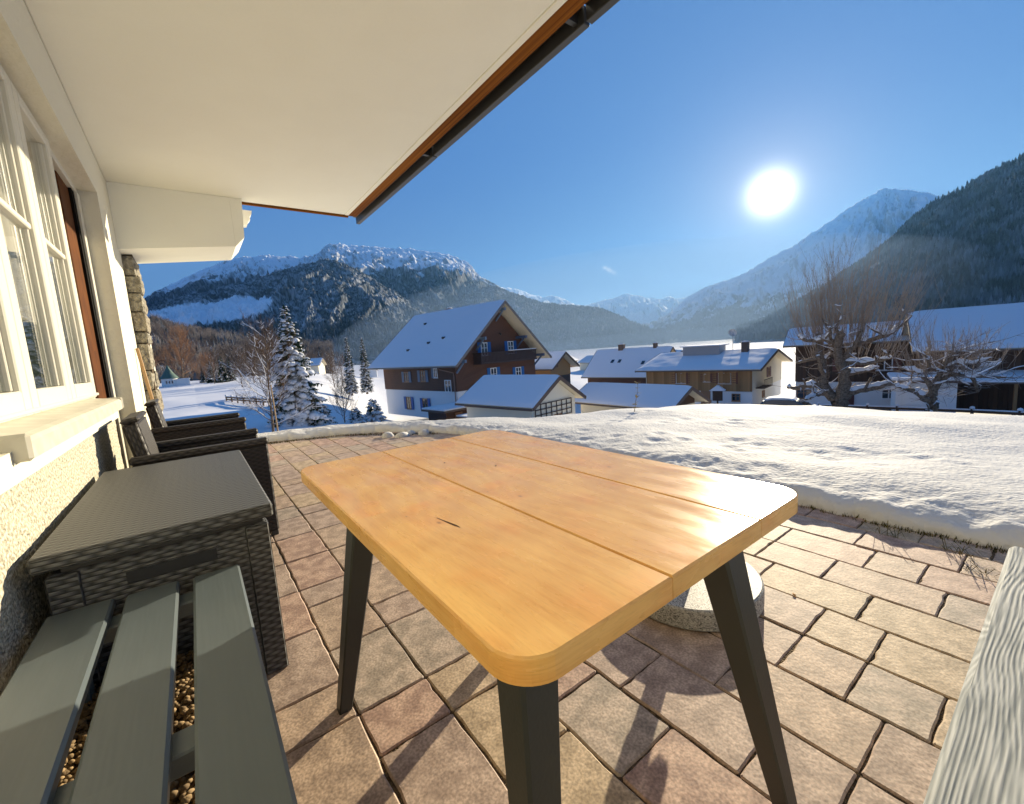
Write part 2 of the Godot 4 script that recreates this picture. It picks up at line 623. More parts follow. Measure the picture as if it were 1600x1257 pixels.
	M.moss = mat(1, 1, 1, 0.9, 0.2)
	M.moss.vertex_color_use_as_albedo = true
	# vegetation
	M.needles = mat(1, 1, 1, 0.75, 0.3)
	M.needles.vertex_color_use_as_albedo = true
	M.bark = tri(bump(mat(1, 1, 1, 0.95, 0.2), rough_noise, 4.0), 0.9)
	M.bark.albedo_texture = ramp_tex(111, 0.05, Color(0.10, 0.072, 0.05), Color(0.27, 0.20, 0.14), 128, 4, 0.3)
	M.twig = mat(0.12, 0.075, 0.045, 0.9, 0.2)
	M.twig_red = mat(0.27, 0.22, 0.18, 0.9, 0.2)
	M.twig_orange = mat(0.26, 0.145, 0.085, 0.9, 0.2)
	# houses of the village
	var cl := wood_tex(121, 256, 256, Color(0.078, 0.034, 0.019), Color(0.118, 0.052, 0.028), 0.6, [])
	M.siding_red = mat(1, 1, 1, 0.7)
	M.siding_red.albedo_texture = cl[0]
	M.siding_red.uv1_scale = Vector3(0.3, 0.3, 1)
	M.board = []
	for k in 4:
		M.board.append(mat(0.27 + 0.05 * k, 0.145 + 0.028 * k, 0.055 + 0.012 * k, 0.75))
	M.board_dark = [mat(0.085, 0.045, 0.024, 0.8), mat(0.11, 0.058, 0.03, 0.8), mat(0.07, 0.038, 0.02, 0.8)]
	M.wall_white = tri(bump(mat(0.78, 0.78, 0.76, 0.9), rough_noise, 0.4), 0.8)
	M.wall_cream = tri(bump(mat(0.76, 0.70, 0.55, 0.9), rough_noise, 0.4), 0.8)
	M.roof_under = mat(0.62, 0.55, 0.40, 0.8)
	M.roof_edge = mat(0.13, 0.085, 0.06, 0.7)
	M.blue = mat(0.014, 0.12, 0.36, 0.6)
	M.blue_grey = mat(0.13, 0.19, 0.27, 0.6)
	M.shutter_brown = mat(0.14, 0.045, 0.03, 0.6)
	M.window_white = mat(0.8, 0.8, 0.78, 0.5)
	M.window_wood = mat(0.30, 0.15, 0.07, 0.5)
	M.balcony = mat(0.05, 0.032, 0.028, 0.7)
	M.steel = mat(0.3, 0.3, 0.31, 0.35)
	M.green_roof = mat(0.07, 0.13, 0.10, 0.7)
	M.car_paint = mat(0.03, 0.033, 0.038, 0.25)
	M.car_paint.clearcoat_enabled = true
	M.tyre = mat(0.02, 0.02, 0.02, 0.9)

# ---------------------------------------------------------------- mountains and terrain
var peaks := {}

# a mountain flank between a ridge line and a foot line, with spurs and gullies that run down it
func mountain(called: String, label: String, ridge: PackedVector3Array, foot: PackedVector3Array, nu: int, nv: int, amp: float, sd: int, look: Dictionary) -> void:
	var mb := MB.new()
	var rows := nv + nv / 4
	var ridged := noise(sd, 1.0, 5)
	ridged.fractal_type = FastNoiseLite.FRACTAL_RIDGED
	var warp := noise(sd + 1, 1.0, 3)
	var patch := noise(sd + 2, 1.0, 5)
	var crumb := noise(sd + 3, 1.0, 2)
	var wide := ridge[0].distance_to(ridge[ridge.size() - 1])
	var gul: float = look.get("gully", 420.0)
	var heights := PackedFloat32Array()
	for j in rows:
		var t := float(j) / (nv - 1)
		for i in nu:
			var s := float(i) / (nu - 1)
			var rp := polyline(ridge, s)
			var fp := polyline(foot, s)
			fp.y = -16.0
			var p := fp.lerp(rp, t)
			var run := Vector2(rp.x - fp.x, rp.z - fp.z).length()
			var h: float
			if t <= 1.0:
				h = lerpf(fp.y, rp.y, pow(t, look.get("curve", 1.25))) - look.get("drop", 0.0) * t
			else:
				h = rp.y - (t - 1.0) * run * 0.7
			var along := s * wide
			var down := t * run
			var w := warp.get_noise_2d(along / gul * 0.6, down / gul * 0.6) * 0.55
			var rg := ridged.get_noise_2d(along / gul + w, down / (gul * 3.0) + w)
			var env_t := clampf(t * 1.9, 0.0, 1.0) * (clampf((1.06 - t) * 2.3, look.get("crest", 0.13), 1.0))
			var rocky: float = look.get("rocky", 0.0)
			h += amp * env_t * (rg * 0.75 + 0.35 * warp.get_noise_2d(p.x / 900.0, p.z / 900.0))
			h += amp * rocky * patch.get_noise_2d(along / 70.0, down / 70.0) * clampf(t * 2.0 - 0.5, 0.0, 1.0)
			h += look.get("crumb", 0.0) * crumb.get_noise_2d(along / 14.0, down / 22.0) * clampf(t * 6.0, 0.0, 1.0)
			mb.vert(Vector3(p.x, h, p.z), Vector3.UP, Vector2(s, t))
			heights.append(h)
	mb.smooth(nu, rows, 0, Vector3.UP)
	var snow := Color(0.84, 0.86, 0.90)
	var forest: Color = look.get("forest", Color(0.022, 0.034, 0.032))
	var rock := Color(0.13, 0.125, 0.12)
	var tl: float = look.get("treeline", 500.0)
	var dust: float = look.get("dust", 0.3)
	for k in mb.v.size():
		var p := mb.v[k]
		var nn := mb.n[k]
		var q := patch.get_noise_2d(p.x / 260.0, p.z / 260.0)
		var q2 := patch.get_noise_3d(p.x / 34.0, p.y / 34.0, p.z / 34.0)
		var st := patch.get_noise_2d(float(k % nu) / (nu - 1) * wide / 42.0, float(k / nu) / (nv - 1) * 2300.0 / 210.0)
		var q3 := crumb.get_noise_3d(p.x / 13.0, p.y / 13.0, p.z / 13.0)
		var wooded: float = clampf(0.5 + (tl - p.y) / look.get("soft", 160.0) + q * 1.3 + q2 * 0.45, 0.0, 1.0)
		if look.has("meadow"):
			for md: Array in look.meadow:
				var c: Vector3 = md[0]
				var e := Vector2((p.x - c.x) / md[1], (p.y - c.y) / md[2]).length() + q2 * 0.25
				wooded *= smoothstep(0.85, 1.05, e)
		var dusted: float = clampf(dust + q2 * 0.55 + q3 * 0.45 + q * 0.25, 0.0, 1.0)
		var wood_c := forest.lerp(snow, dusted * look.get("dust_strength", 0.5))
		var bare: float = clampf((look.get("steep", 0.62) - nn.y) * 5.0 + q3 * 0.6 + q2 * 0.3 + st * 1.7, 0.0, 1.0) * look.get("rock", 1.0)
		var open_c := snow.lerp(rock, bare)
		mb.c.append(open_c.lerp(wood_c, smoothstep(0.35, 0.65, wooded)))
	mb.grid_index(nu, rows, 0, mb_flip(mb, nu))
	structure(called, mb, M.terrain, label)
	peaks[called] = [mb.v, mb.n, nu, rows, nv]

func mb_flip(mb: MB, w: int) -> bool:
	# whether the grid's triangles must be turned so that they face up
	var a := mb.v[0]
	return (mb.v[1] - a).cross(mb.v[w] - a).y > 0.0

func scatter_trees(called: String, label: String, on: String, count: int, t0: float, t1: float, tall: Vector2, mesh: Mesh, material: Material, sd: int, colours: Array, top := 99999.0, i0 := 0.0, i1 := 1.0) -> void:
	var rng := RandomNumberGenerator.new()
	rng.seed = sd
	var src: Array = peaks[on]
	var vv: PackedVector3Array = src[0]
	var nu: int = src[2]
	var nv: int = src[4]
	var clump := noise(sd, 1.0, 3)
	var mm := MultiMesh.new()
	mm.transform_format = MultiMesh.TRANSFORM_3D
	mm.use_colors = true
	mm.mesh = mesh
	var xs: Array[Transform3D] = []
	var cs: Array[Color] = []
	var tries := 0
	while xs.size() < count and tries < count * 6:
		tries += 1
		var fi := lerpf(i0, i1, rng.randf()) * (nu - 2)
		var fj := lerpf(t0, t1, rng.randf()) * (nv - 2)
		var i := int(fi)
		var j := int(fj)
		var p := vv[j * nu + i].lerp(vv[j * nu + i + 1], fi - i).lerp(vv[(j + 1) * nu + i], fj - j)
		var dice := rng.randf()
		if p.y > top or clump.get_noise_2d(p.x / 120.0, p.z / 120.0) + dice * 0.7 < 0.12:
			continue
		var hgt := rng.randf_range(tall.x, tall.y)
		var b := Basis(Vector3.UP, rng.randf() * TAU).scaled(Vector3(hgt * rng.randf_range(0.8, 1.2), hgt, hgt * rng.randf_range(0.8, 1.2)))
		xs.append(Transform3D(b, p - Vector3(0, 0.6, 0)))
		var ca: Color = colours[0]
		var frost := clampf(0.35 + clump.get_noise_2d(p.x / 60.0 + 300.0, p.z / 60.0) * 0.9 + clump.get_noise_2d(p.x / 14.0, p.y / 14.0) * 0.5, 0.0, 1.0)
		cs.append(ca.lerp(colours[1], frost * rng.randf_range(0.5, 1.0)))
	mm.instance_count = xs.size()
	for k in xs.size():
		mm.set_instance_transform(k, xs[k])
		mm.set_instance_color(k, cs[k])
	var o := MultiMeshInstance3D.new()
	o.name = called
	o.multimesh = mm
	o.material_override = material
	add_child(o, true)
	tag(o, label, "forest", "", "stuff")

func far_fir() -> ArrayMesh:
	# a far conifer one unit tall: three ragged tiers
	var mb := MB.new()
	for k in 3:
		var y0 := 0.06 + k * 0.27
		var y1: float = [0.52, 0.78, 1.0][k]
		var rr: float = [0.19, 0.145, 0.09][k]
		for s in 6:
			var a0 := TAU * s / 6.0 + k * 0.5
			var a1 := TAU * (s + 1) / 6.0 + k * 0.5
			var r0 := rr * (1.15 if s % 2 == 0 else 0.8)
			var r1 := rr * (1.15 if s % 2 == 1 else 0.8)
			mb.tri_out(Vector3(cos(a0) * r0, y0, sin(a0) * r0), Vector3(cos(a1) * r1, y0, sin(a1) * r1), Vector3(0, y1, 0), Vector3(0, y0, 0))
	return mb.mesh()

func far_bare() -> ArrayMesh:
	# a far leafless tree one unit tall: stem and a crown of fine twigs
	var mb := MB.new()
	var rng := RandomNumberGenerator.new()
	rng.seed = 5
	mb.tube([Vector3.ZERO, Vector3(0.01, 0.35, 0), Vector3(0, 0.8, 0.02)], [0.02, 0.014, 0.005], 3, false)
	for k in 46:
		var y := rng.randf_range(0.2, 0.72)
		var a := rng.randf() * TAU
		var d := Vector3(cos(a), rng.randf_range(0.5, 1.6), sin(a)).normalized()
		var l := rng.randf_range(0.14, 0.36)
		var p := Vector3(0, y, 0)
		var q := p + d * l
		var e := q + (d + Vector3(0, 0.5, 0)).normalized() * l * 0.45
		mb.tube([p, q, e], [0.008, 0.006, 0.003], 3, false)
		for s in 2:
			var b := p.lerp(e, rng.randf_range(0.3, 0.8))
			mb.tube([b, b + (d + Vector3(rng.randf_range(-1, 1), 0.4, rng.randf_range(-1, 1))).normalized() * l * 0.5], [0.005, 0.003], 3, false)
	return mb.mesh()

func build_mountains() -> void:
	var m1r := PackedVector3Array([Vector3(-597,400,-4258),Vector3(-318,484,-4288),Vector3(-187,564,-4246),Vector3(-63,636,-4200),Vector3(226,784,-4144),Vector3(408,846,-4080),Vector3(608,855,-3953),Vector3(824,836,-3863),Vector3(940,859,-3785),Vector3(1005,919,-3717),Vector3(1151,939,-3726),Vector3(1389,920,-3644),Vector3(1631,897,-3543),Vector3(1848,846,-3378),Vector3(1979,737,-3185),Vector3(2017,598,-3042),Vector3(2086,458,-2810),Vector3(2110,253,-2537)])
	var m1f := PackedVector3Array([Vector3(-221,47,-1484),Vector3(115,33,-1496),Vector3(407,21,-1444),Vector3(742,12,-1417),Vector3(1081,7,-1312)])
	var sp_r := PackedVector3Array([Vector3(-377,238,-2674),Vector3(-126,305,-2697),Vector3(49,362,-2650),Vector3(244,417,-2589),Vector3(436,473,-2512),Vector3(566,501,-2384),Vector3(642,502,-2313),Vector3(738,436,-2231),Vector3(849,363,-2191),Vector3(967,245,-2087),Vector3(1076,140,-2033)])
	var sp_f := PackedVector3Array([Vector3(-170,34,-1137),Vector3(5,28,-1150),Vector3(296,18,-1163),Vector3(603,8,-1152)])
	var m2r := PackedVector3Array([Vector3(1093,194,-2469),Vector3(1333,322,-2405),Vector3(1571,406,-2318),Vector3(1702,364,-2224),Vector3(1793,291,-2085),Vector3(1847,261,-1969),Vector3(1930,241,-1888),Vector3(1984,214,-1757),Vector3(2005,166,-1655),Vector3(2020,109,-1556),Vector3(2021,63,-1472),Vector3(2045,16,-1350)])
	var m2f := PackedVector3Array([Vector3(599,12,-1375),Vector3(971,3,-1143),Vector3(1232,5,-1021),Vector3(1419,4,-937)])
	var m3r := PackedVector3Array([Vector3(5048,1290,-7451),Vector3(5471,1205,-7146),Vector3(5654,1138,-7002),Vector3(5871,1014,-6821),Vector3(6087,1005,-6629),Vector3(6255,923,-6471),Vector3(6479,769,-6247),Vector3(6655,799,-6059),Vector3(6825,840,-5867),Vector3(6962,859,-5703),Vector3(7072,905,-5567),Vector3(7176,864,-5432),Vector3(7319,804,-5238),Vector3(7454,743,-5044),Vector3(7545,776,-4906),Vector3(7656,742,-4731),Vector3(7790,775,-4508),Vector3(7924,721,-4268),Vector3(8160,719,-3797)])
	var m3f := PackedVector3Array([Vector3(2486,28,-3751),Vector3(3228,23,-3135),Vector3(3893,16,-2258),Vector3(4080,15,-1898)])
	var m4r := PackedVector3Array([Vector3(3641,47,-2811),Vector3(3655,104,-2625),Vector3(3658,193,-2445),Vector3(3651,287,-2271),Vector3(3648,381,-2081),Vector3(3698,419,-1991),Vector3(3677,444,-1815),Vector3(3645,480,-1647),Vector3(3697,553,-1527),Vector3(3663,610,-1338),Vector3(3665,692,-1179),Vector3(3657,766,-1031),Vector3(3683,823,-936),Vector3(3704,855,-850),Vector3(3715,848,-798),Vector3(3730,816,-724),Vector3(3746,772,-637),Vector3(3759,714,-553),Vector3(3884,608,-354),Vector3(4000,465,-33)])
	var m4f := PackedVector3Array([Vector3(1583,4,-1222),Vector3(1649,4,-943),Vector3(1664,3,-685),Vector3(1650,2,-408),Vector3(1684,1,-234),Vector3(1700,8,-2)])
	var m5r := PackedVector3Array([Vector3(1533,6,-735),Vector3(1565,30,-665),Vector3(1592,65,-597),Vector3(1567,103,-517),Vector3(1585,143,-458),Vector3(1600,183,-401),Vector3(1564,222,-338),Vector3(1574,267,-290),Vector3(1581,298,-244),Vector3(1587,315,-201),Vector3(1592,339,-160),Vector3(1595,352,-121),Vector3(1598,361,-75),Vector3(1650,406,-10),Vector3(1698,461,87)])
	var m5f := PackedVector3Array([Vector3(812,-1,-389),Vector3(760,0,-250),Vector3(685,0,-145),Vector3(647,-1,-58),Vector3(648,3,46)])
	var hl_r := PackedVector3Array([Vector3(-107,66,-894),Vector3(-45,81,-899),Vector3(-22,70,-880),Vector3(8,60,-860),Vector3(48,48,-819),Vector3(88,39,-795),Vector3(126,29,-750),Vector3(173,15,-678)])
	var hl_f := PackedVector3Array([Vector3(-34,-2,-258),Vector3(0,-3,-270),Vector3(29,-4,-279),Vector3(73,-4,-291)])
	mountain("far_peaks", "distant hazy snow peaks closing the valley between the two nearer massifs", m3r, m3f, 260, 60, 260.0, 77, {"treeline": -200.0, "gully": 900.0, "rocky": 0.12, "rock": 0.8, "steep": 0.55})
	mountain("snowy_massif", "long rocky snow ridge above the dark forest at left", m1r, m1f, 560, 180, 130.0, 11, {"treeline": 560.0, "soft": 130.0, "gully": 300.0, "rocky": 0.16, "crumb": 7.0, "steep": 0.66, "rock": 0.7, "dust": 0.12, "curve": 1.1, "dust_strength": 0.6, "forest": Color(0.014, 0.024, 0.030)})
	mountain("forest_spur", "dark wooded spur with a snowy meadow below the left ridge", sp_r, sp_f, 420, 170, 70.0, 23, {"treeline": 900.0, "gully": 260.0, "rocky": 0.15, "crumb": 9.0, "dust": 0.15, "dust_strength": 0.8, "rock": 0.2, "steep": 0.45, "curve": 1.05, "forest": Color(0.013, 0.022, 0.028), "meadow": [[Vector3(60, 205, 0), 190.0, 62.0], [Vector3(-120, 175, 0), 200.0, 52.0], [Vector3(190, 235, 0), 80.0, 45.0]]})
	mountain("forest_ridge", "dark wooded ridge falling to the valley behind the brown house", m2r, m2f, 360, 130, 55.0, 31, {"treeline": 900.0, "gully": 230.0, "crumb": 9.0, "dust": 0.26, "dust_strength": 0.65, "curve": 1.0, "drop": 16.0, "steep": 0.5, "forest": Color(0.014, 0.024, 0.030)})
	mountain("pyramid_peak", "broad pyramid shaped snow mountain below the sun", m4r, m4f, 460, 170, 110.0, 47, {"treeline": 150.0, "soft": 180.0, "gully": 330.0, "rocky": 0.09, "crumb": 5.0, "dust": 0.25, "dust_strength": 0.6, "steep": 0.56, "rock": 0.45, "curve": 1.2})
	mountain("wooded_slope", "steep dark wooded slope dusted with snow at the right", m5r, m5f, 420, 200, 34.0, 53, {"treeline": 900.0, "gully": 210.0, "crumb": 6.0, "dust": 0.34, "dust_strength": 0.55, "curve": 1.0})
	mountain("low_hill", "low snowy hill with bare woods behind the chapel", hl_r, hl_f, 160, 70, 9.0, 59, {"treeline": -90.0, "gully": 90.0, "rock": 0.1})
	var fir := far_fir()
	var dark := [Color(0.014, 0.024, 0.028), Color(0.24, 0.27, 0.31)]
	M.far_tree = mat(1, 1, 1, 0.9, 0.2)
	M.far_tree.vertex_color_use_as_albedo = true
	scatter_trees("slope_forest", "dense conifer forest covering the steep right slope", "wooded_slope", 26000, 0.02, 1.03, Vector2(8, 18), fir, M.far_tree, 61, dark)
	scatter_trees("spur_forest", "conifers along the dark spur under the left ridge", "forest_spur", 8000, 0.05, 0.4, Vector2(10, 19), fir, M.far_tree, 62, dark, 120.0)
	scatter_trees("ridge_forest", "conifers on the wooded ridge behind the brown house", "forest_ridge", 9000, 0.04, 1.0, Vector2(10, 17), fir, M.far_tree, 63, dark)
	scatter_trees("peak_forest", "conifers on the lower flank of the pyramid mountain", "pyramid_peak", 8000, 0.02, 0.3, Vector2(11, 20), fir, M.far_tree, 64, dark)
	scatter_trees("bare_woodland", "brown leafless woodland on the low hill behind the chapel", "low_hill", 1500, 0.0, 1.0, Vector2(9, 17), far_bare(), M.far_tree, 65, [Color(0.13, 0.098, 0.078), Color(0.36, 0.34, 0.33)])
	scatter_trees("hill_firs", "small firs between the bare woods of the low hill", "low_hill", 500, 0.0, 1.0, Vector2(9, 18), fir, M.far_tree, 66, dark)

func ground_height(x: float, z: float) -> float:
	var d := Vector2(x, z).length()
	var az := rad_to_deg(atan2(x, -z))
	var west := 1.0 - smoothstep(10.0, 22.0, az)
	if az < -60.0 or az > 170.0:
		west = 0.0
	var left := -0.4 - 2.7 * smoothstep(7.0, 24.0, d) - 9.0 * smoothstep(170.0, 500.0, d)
	var down := -0.4 - 3.4 * smoothstep(7.0, 22.0, d) - smoothstep(20.0, 60.0, d) * 3.9 - 3.0 * smoothstep(60.0, 120.0, d) - 6.0 * smoothstep(120.0, 600.0, d)
	var h := lerpf(down, left, west)
	return h

func build_ground() -> void:
	var mb := MB.new()
	var bumps := noise(201, 0.06, 4)
	var nr := 120
	var na := 360
	for j in nr:
		var d := 4.0 * pow(9000.0 / 4.0, float(j) / (nr - 1))
		for i in na + 1:
			var a := TAU * i / na
			var x := sin(a) * d
			var z := -cos(a) * d
			var h := ground_height(x, z) + bumps.get_noise_2d(x, z) * clampf(d / 60.0, 0.02, 0.5)
			if d > 900.0:
				h -= (d - 900.0) * 0.004
			mb.vert(Vector3(x, h, z), Vector3.UP, Vector2(x, z))
	mb.smooth(na + 1, nr, 0, Vector3.UP)
	mb.grid_index(na + 1, nr, 0, mb_flip(mb, na + 1))
	structure("snowy_ground", mb, M.snow_far, "snow covered valley floor and fields below the terrace")
	# the snow lawn: it starts at the edge of the paving, is as thick as a hand and drops away after a few metres
	var edge: Array[Vector2] = [Vector2(3.02, 2.6), Vector2(3.0, 1.0), Vector2(2.97, -0.2), Vector2(2.94, -1.0), Vector2(2.97, -2.2), Vector2(2.98, -3.4), Vector2(2.86, -4.5), Vector2(2.62, -5.3), Vector2(2.22, -6.0), Vector2(1.7, -6.45), Vector2(0.9, -6.85), Vector2(0.0, -7.15), Vector2(-0.9, -7.4)]
	var pe := PackedVector3Array()
	for q in edge:
		pe.append(Vector3(q.x, 0, q.y))
	var ts := [0.0, 0.004, 0.010, 0.018, 0.03, 0.045, 0.065, 0.09]
	while ts[ts.size() - 1] < 3.6:
		ts.append(ts[ts.size() - 1] + 0.028)
	while ts[ts.size() - 1] < 26.0:
		ts.append(ts[ts.size() - 1] * 1.07)
	var lawn := MB.new()
	var nw := 520
	var lump := noise(211, 1.6, 3)
	var grain := noise(212, 7.0, 3)
	var wave := noise(213, 0.45, 2)
	var prints: Array[Vector3] = []
	var rng := RandomNumberGenerator.new()
	rng.seed = 9
	for k in 9:
		prints.append(Vector3(3.25 + k * 0.15 + (k % 2) * 0.10, -3.1 + k * 0.30 - (k % 2) * 0.14, 0.016))
	for k in 7:
		prints.append(Vector3(3.5 + k * 0.30, -3.4 - (k % 2) * 0.13 - k * 0.07, 0.013))
	for k in 26:
		prints.append(Vector3(rng.randf_range(3.25, 5.2), rng.randf_range(-3.4, 0.6), rng.randf_range(0.005, 0.013)))
	for t: float in ts:
		for i in nw:
			var e := polyline(pe, float(i) / (nw - 1))
			var out := (Vector2(e.x, e.z) - Vector2(-0.6, -1.6)).normalized()
			if e.z > -3.4:
				out = out.lerp(Vector2(1, 0), smoothstep(-3.4, -2.0, e.z)).normalized()
			var crest := lerpf(0.30, 1.0, smoothstep(-5.6, -4.4, e.z)) + 1.8 * smoothstep(-4.5, -2.6, e.z)
			var tt := t * 2.8 / crest
			var jag := exp(-t / 0.2) * (0.035 * lump.get_noise_2d(e.x * 2.6, e.z * 2.6 + 40.0) + 0.009 * grain.get_noise_2d(e.x, e.z))
			var x := e.x + out.x * (t + jag)
			var z := e.z + out.y * (t + jag)
			var rise := 0.09 * sqrt(clampf(1.0 - pow(1.0 - clampf(t / 0.11, 0.0, 1.0), 2.0), 0.0, 1.0)) * (1.0 + 0.35 * exp(-t / 0.3) * lump.get_noise_2d(e.x * 1.3, e.z * 1.3)) - 0.085 * smoothstep(0.5, 2.2, t)
			var shore := exp(-pow((t - 0.16) / 0.22, 2.0))
			var h := rise + smoothstep(0.05, 0.5, t) * 0.02
			h += (0.019 * lump.get_noise_2d(x, z) * (0.5 + shore) + 0.0065 * grain.get_noise_2d(x, z) * (0.4 + shore * 1.6 + 0.9 * exp(-t / 0.09))) * smoothstep(0.0, 0.08, t) + 0.05 * wave.get_noise_2d(x, z) * smoothstep(0.1, 1.0, t)
			for pr in prints:
				var dd := Vector2(x - pr.x, (z - pr.y)).length_squared()
				if dd < 0.06:
					h += -pr.z * exp(-dd / 0.0034) + pr.z * 0.35 * exp(-pow((sqrt(dd) - 0.12) / 0.04, 2.0))
			h -= 0.30 * smoothstep(3.0, 5.6, tt)
			var low := ground_height(x, z) - 0.06
			h = lerpf(h, low, smoothstep(4.2, 12.0, tt))
			if tt > 13.0:
				h = low - 0.05
			lawn.vert(Vector3(x, h, z), Vector3.UP, Vector2(x, z))
	lawn.smooth(nw, ts.size(), 0, Vector3.UP)
	lawn.grid_index(nw, ts.size(), 0, mb_flip(lawn, nw))
	structure("snow_lawn", lawn, M.snow, "thick bumpy snow cover bordering the paved terrace")

# ---------------------------------------------------------------- the house at the left
func build_house() -> void:
	var h := thing("plastered_house", "cream plastered house with sunlit window and wide balcony soffit above the terrace", "house")
	var mb := MB.new()
	# outer wall: pieces round the window and door recess (outer plane x = -0.45)
	mb.slab(Vector3(-0.80, 0.815, -3.86), Vector3(-0.43, 0.905, 1.4))
	part(h, "wall_band", mb, M.render_smooth)
	mb = MB.new()
	var lump := noise(301, 3.2, 3)
	var pits := noise(302, 26.0, 2)
	var nx := 260
	var ny := 70
	for j in ny:
		for i in nx:
			var z := lerpf(1.4, -3.86, float(i) / (nx - 1))
			var y := lerpf(-0.02, 0.815, float(j) / (ny - 1))
			var edge := smoothstep(0.0, 0.03, 0.815 - y)
			mb.vert(Vector3(-0.452 + edge * (0.006 * lump.get_noise_2d(z, y) + 0.004 * pits.get_noise_2d(z, y)), y, z), Vector3.RIGHT, Vector2(z, y))
	mb.smooth(nx, ny, 0, Vector3.RIGHT)
	mb.grid_index(nx, ny, 0, (mb.v[1] - mb.v[0]).cross(mb.v[nx] - mb.v[0]).x > 0.0)
	mb.slab(Vector3(-0.80, -0.02, -3.86), Vector3(-0.47, 0.813, 1.4))
	part(h, "roughcast_wall", mb, M.roughcast)
	mb = MB.new()
	mb.slab(Vector3(-0.80, 2.645, -5.12), Vector3(-0.45, 3.06, 1.4))
	mb.slab(Vector3(-0.80, -0.02, -6.9), Vector3(-0.45, 3.06, -5.122))
	mb.slab(Vector3(-0.80, -0.02, 1.402), Vector3(-0.45, 3.06, 4.0))
	mb.slab(Vector3(-0.86, -0.02, -12.0), Vector3(-0.62, 3.06, -6.902))
	mb.slab(Vector3(-0.80, 3.062, -6.9), Vector3(-0.46, 6.0, 4.0))
	part(h, "wall", mb, M.render_smooth)
	# dark room behind the window
	mb = MB.new()
	mb.slab(Vector3(-4.1, -0.02, -7.0), Vector3(-4.0, 3.06, 4.0))
	mb.slab(Vector3(-4.0, -0.1, -7.0), Vector3(-0.81, -0.03, 4.0))
	mb.slab(Vector3(-4.0, 3.0, -7.0), Vector3(-0.81, 3.06, 4.0))
	mb.slab(Vector3(-4.0, -0.03, -7.1), Vector3(-0.81, 3.0, -7.0))
	mb.slab(Vector3(-4.0, -0.03, 4.0), Vector3(-0.81, 3.0, 4.1))
	part(h, "room_lining", mb, M.room)
	# balcony above: soffit slab with wooden edge board and dark gutter rail
	mb = MB.new()
	mb.slab(Vector3(-0.449, 3.05, -6.16), Vector3(1.93, 3.22, 4.2), 0.004)
	part(h, "soffit", mb, M.soffit)
	mb = MB.new()
	mb.slab(Vector3(1.932, 3.046, -6.165), Vector3(1.985, 3.21, 4.2), 0.004)
	part(h, "soffit_edge", mb, M.soffit)
	mb = MB.new()
	mb.uvo = Vector2(5.5, 0.1)
	mb.slab(Vector3(1.987, 3.052, -6.20), Vector3(2.10, 3.34, 4.2), 0.006)
	part(h, "fascia_board", mb, M.fascia)
	mb = MB.new()
	mb.uvo = Vector2(0.0, 0.1)
	mb.slab(Vector3(0.735, 3.026, -6.20), Vector3(1.985, 3.24, -6.167), 0.004)
	part(h, "fascia_board", mb, M.fascia)
	mb = MB.new()
	mb.slab(Vector3(2.101, 3.10, -6.3), Vector3(2.135, 3.2, 4.2))
	part(h, "flashing", mb, M.white_strip)
	var z1 := -6.46
	for z2: float in [-3.98, -1.94, 0.6, 3.0]:
		mb = MB.new()
		mb.slab(Vector3(2.18, 3.035, z1), Vector3(2.235, 3.14, z2 - 0.015), 0.004)
		mb.slab(Vector3(2.137, 3.12, z1 + 0.01), Vector3(2.182, 3.138, z2 - 0.02))
		part(h, "gutter_rail", mb, M.dark_metal)
		mb = MB.new()
		mb.slab(Vector3(2.103, 3.06, z2 - 0.10), Vector3(2.20, 3.16, z2 - 0.065))
		part(h, "rail_bracket", mb, M.dark_metal)
		z1 = z2
	# bracket beam that carries the balcony, lower edge rising outwards
	mb = MB.new()
	mb.hexa([Vector3(-0.449, 2.385, -6.06), Vector3(0.60, 2.50, -6.06), Vector3(0.60, 2.50, -6.86), Vector3(-0.449, 2.385, -6.86), Vector3(-0.449, 3.048, -6.06), Vector3(0.60, 3.048, -6.06), Vector3(0.60, 3.048, -6.86), Vector3(-0.449, 3.048, -6.86)])
	mb.hexa([Vector3(0.601, 2.50, -6.06), Vector3(0.70, 2.61, -6.06), Vector3(0.70, 2.61, -6.86), Vector3(0.601, 2.50, -6.86), Vector3(0.601, 3.048, -6.06), Vector3(0.725, 3.048, -6.06), Vector3(0.725, 3.048, -6.86), Vector3(0.601, 3.048, -6.86)])
	part(h, "bracket_beam", mb, M.soffit)
	mb = MB.new()
	var prof: Array[Vector2] = [Vector2(0.727, 3.03), Vector2(0.86, 3.03), Vector2(0.85, 2.985), Vector2(0.825, 2.95), Vector2(0.83, 2.92), Vector2(0.80, 2.885), Vector2(0.79, 2.85), Vector2(0.727, 2.84)]
	for k in range(1, prof.size() - 1):
		for zz: float in [-6.40, -6.52]:
			mb.tri_out(Vector3(prof[0].x, prof[0].y, zz), Vector3(prof[k].x, prof[k].y, zz), Vector3(prof[k + 1].x, prof[k + 1].y, zz), Vector3(0.78, 2.95, -6.46))
	for k in prof.size() - 1:
		mb.quad_out(Vector3(prof[k].x, prof[k].y, -6.40), Vector3(prof[k + 1].x, prof[k + 1].y, -6.40), Vector3(prof[k + 1].x, prof[k + 1].y, -6.52), Vector3(prof[k].x, prof[k].y, -6.52), Vector3(0.76, 2.95, -6.46))
	part(h, "corbel", mb, M.soffit)
	# rough stone pier under the beam, block by block
	mb = MB.new()
	mb.slab(Vector3(-0.60, 0.0, -6.78), Vector3(-0.36, 2.40, -6.34))
	var pier := part(h, "stone_pier", mb, M.joint)
	var rng := RandomNumberGenerator.new()
	rng.seed = 17
	var y := 0.0
	var row := 0
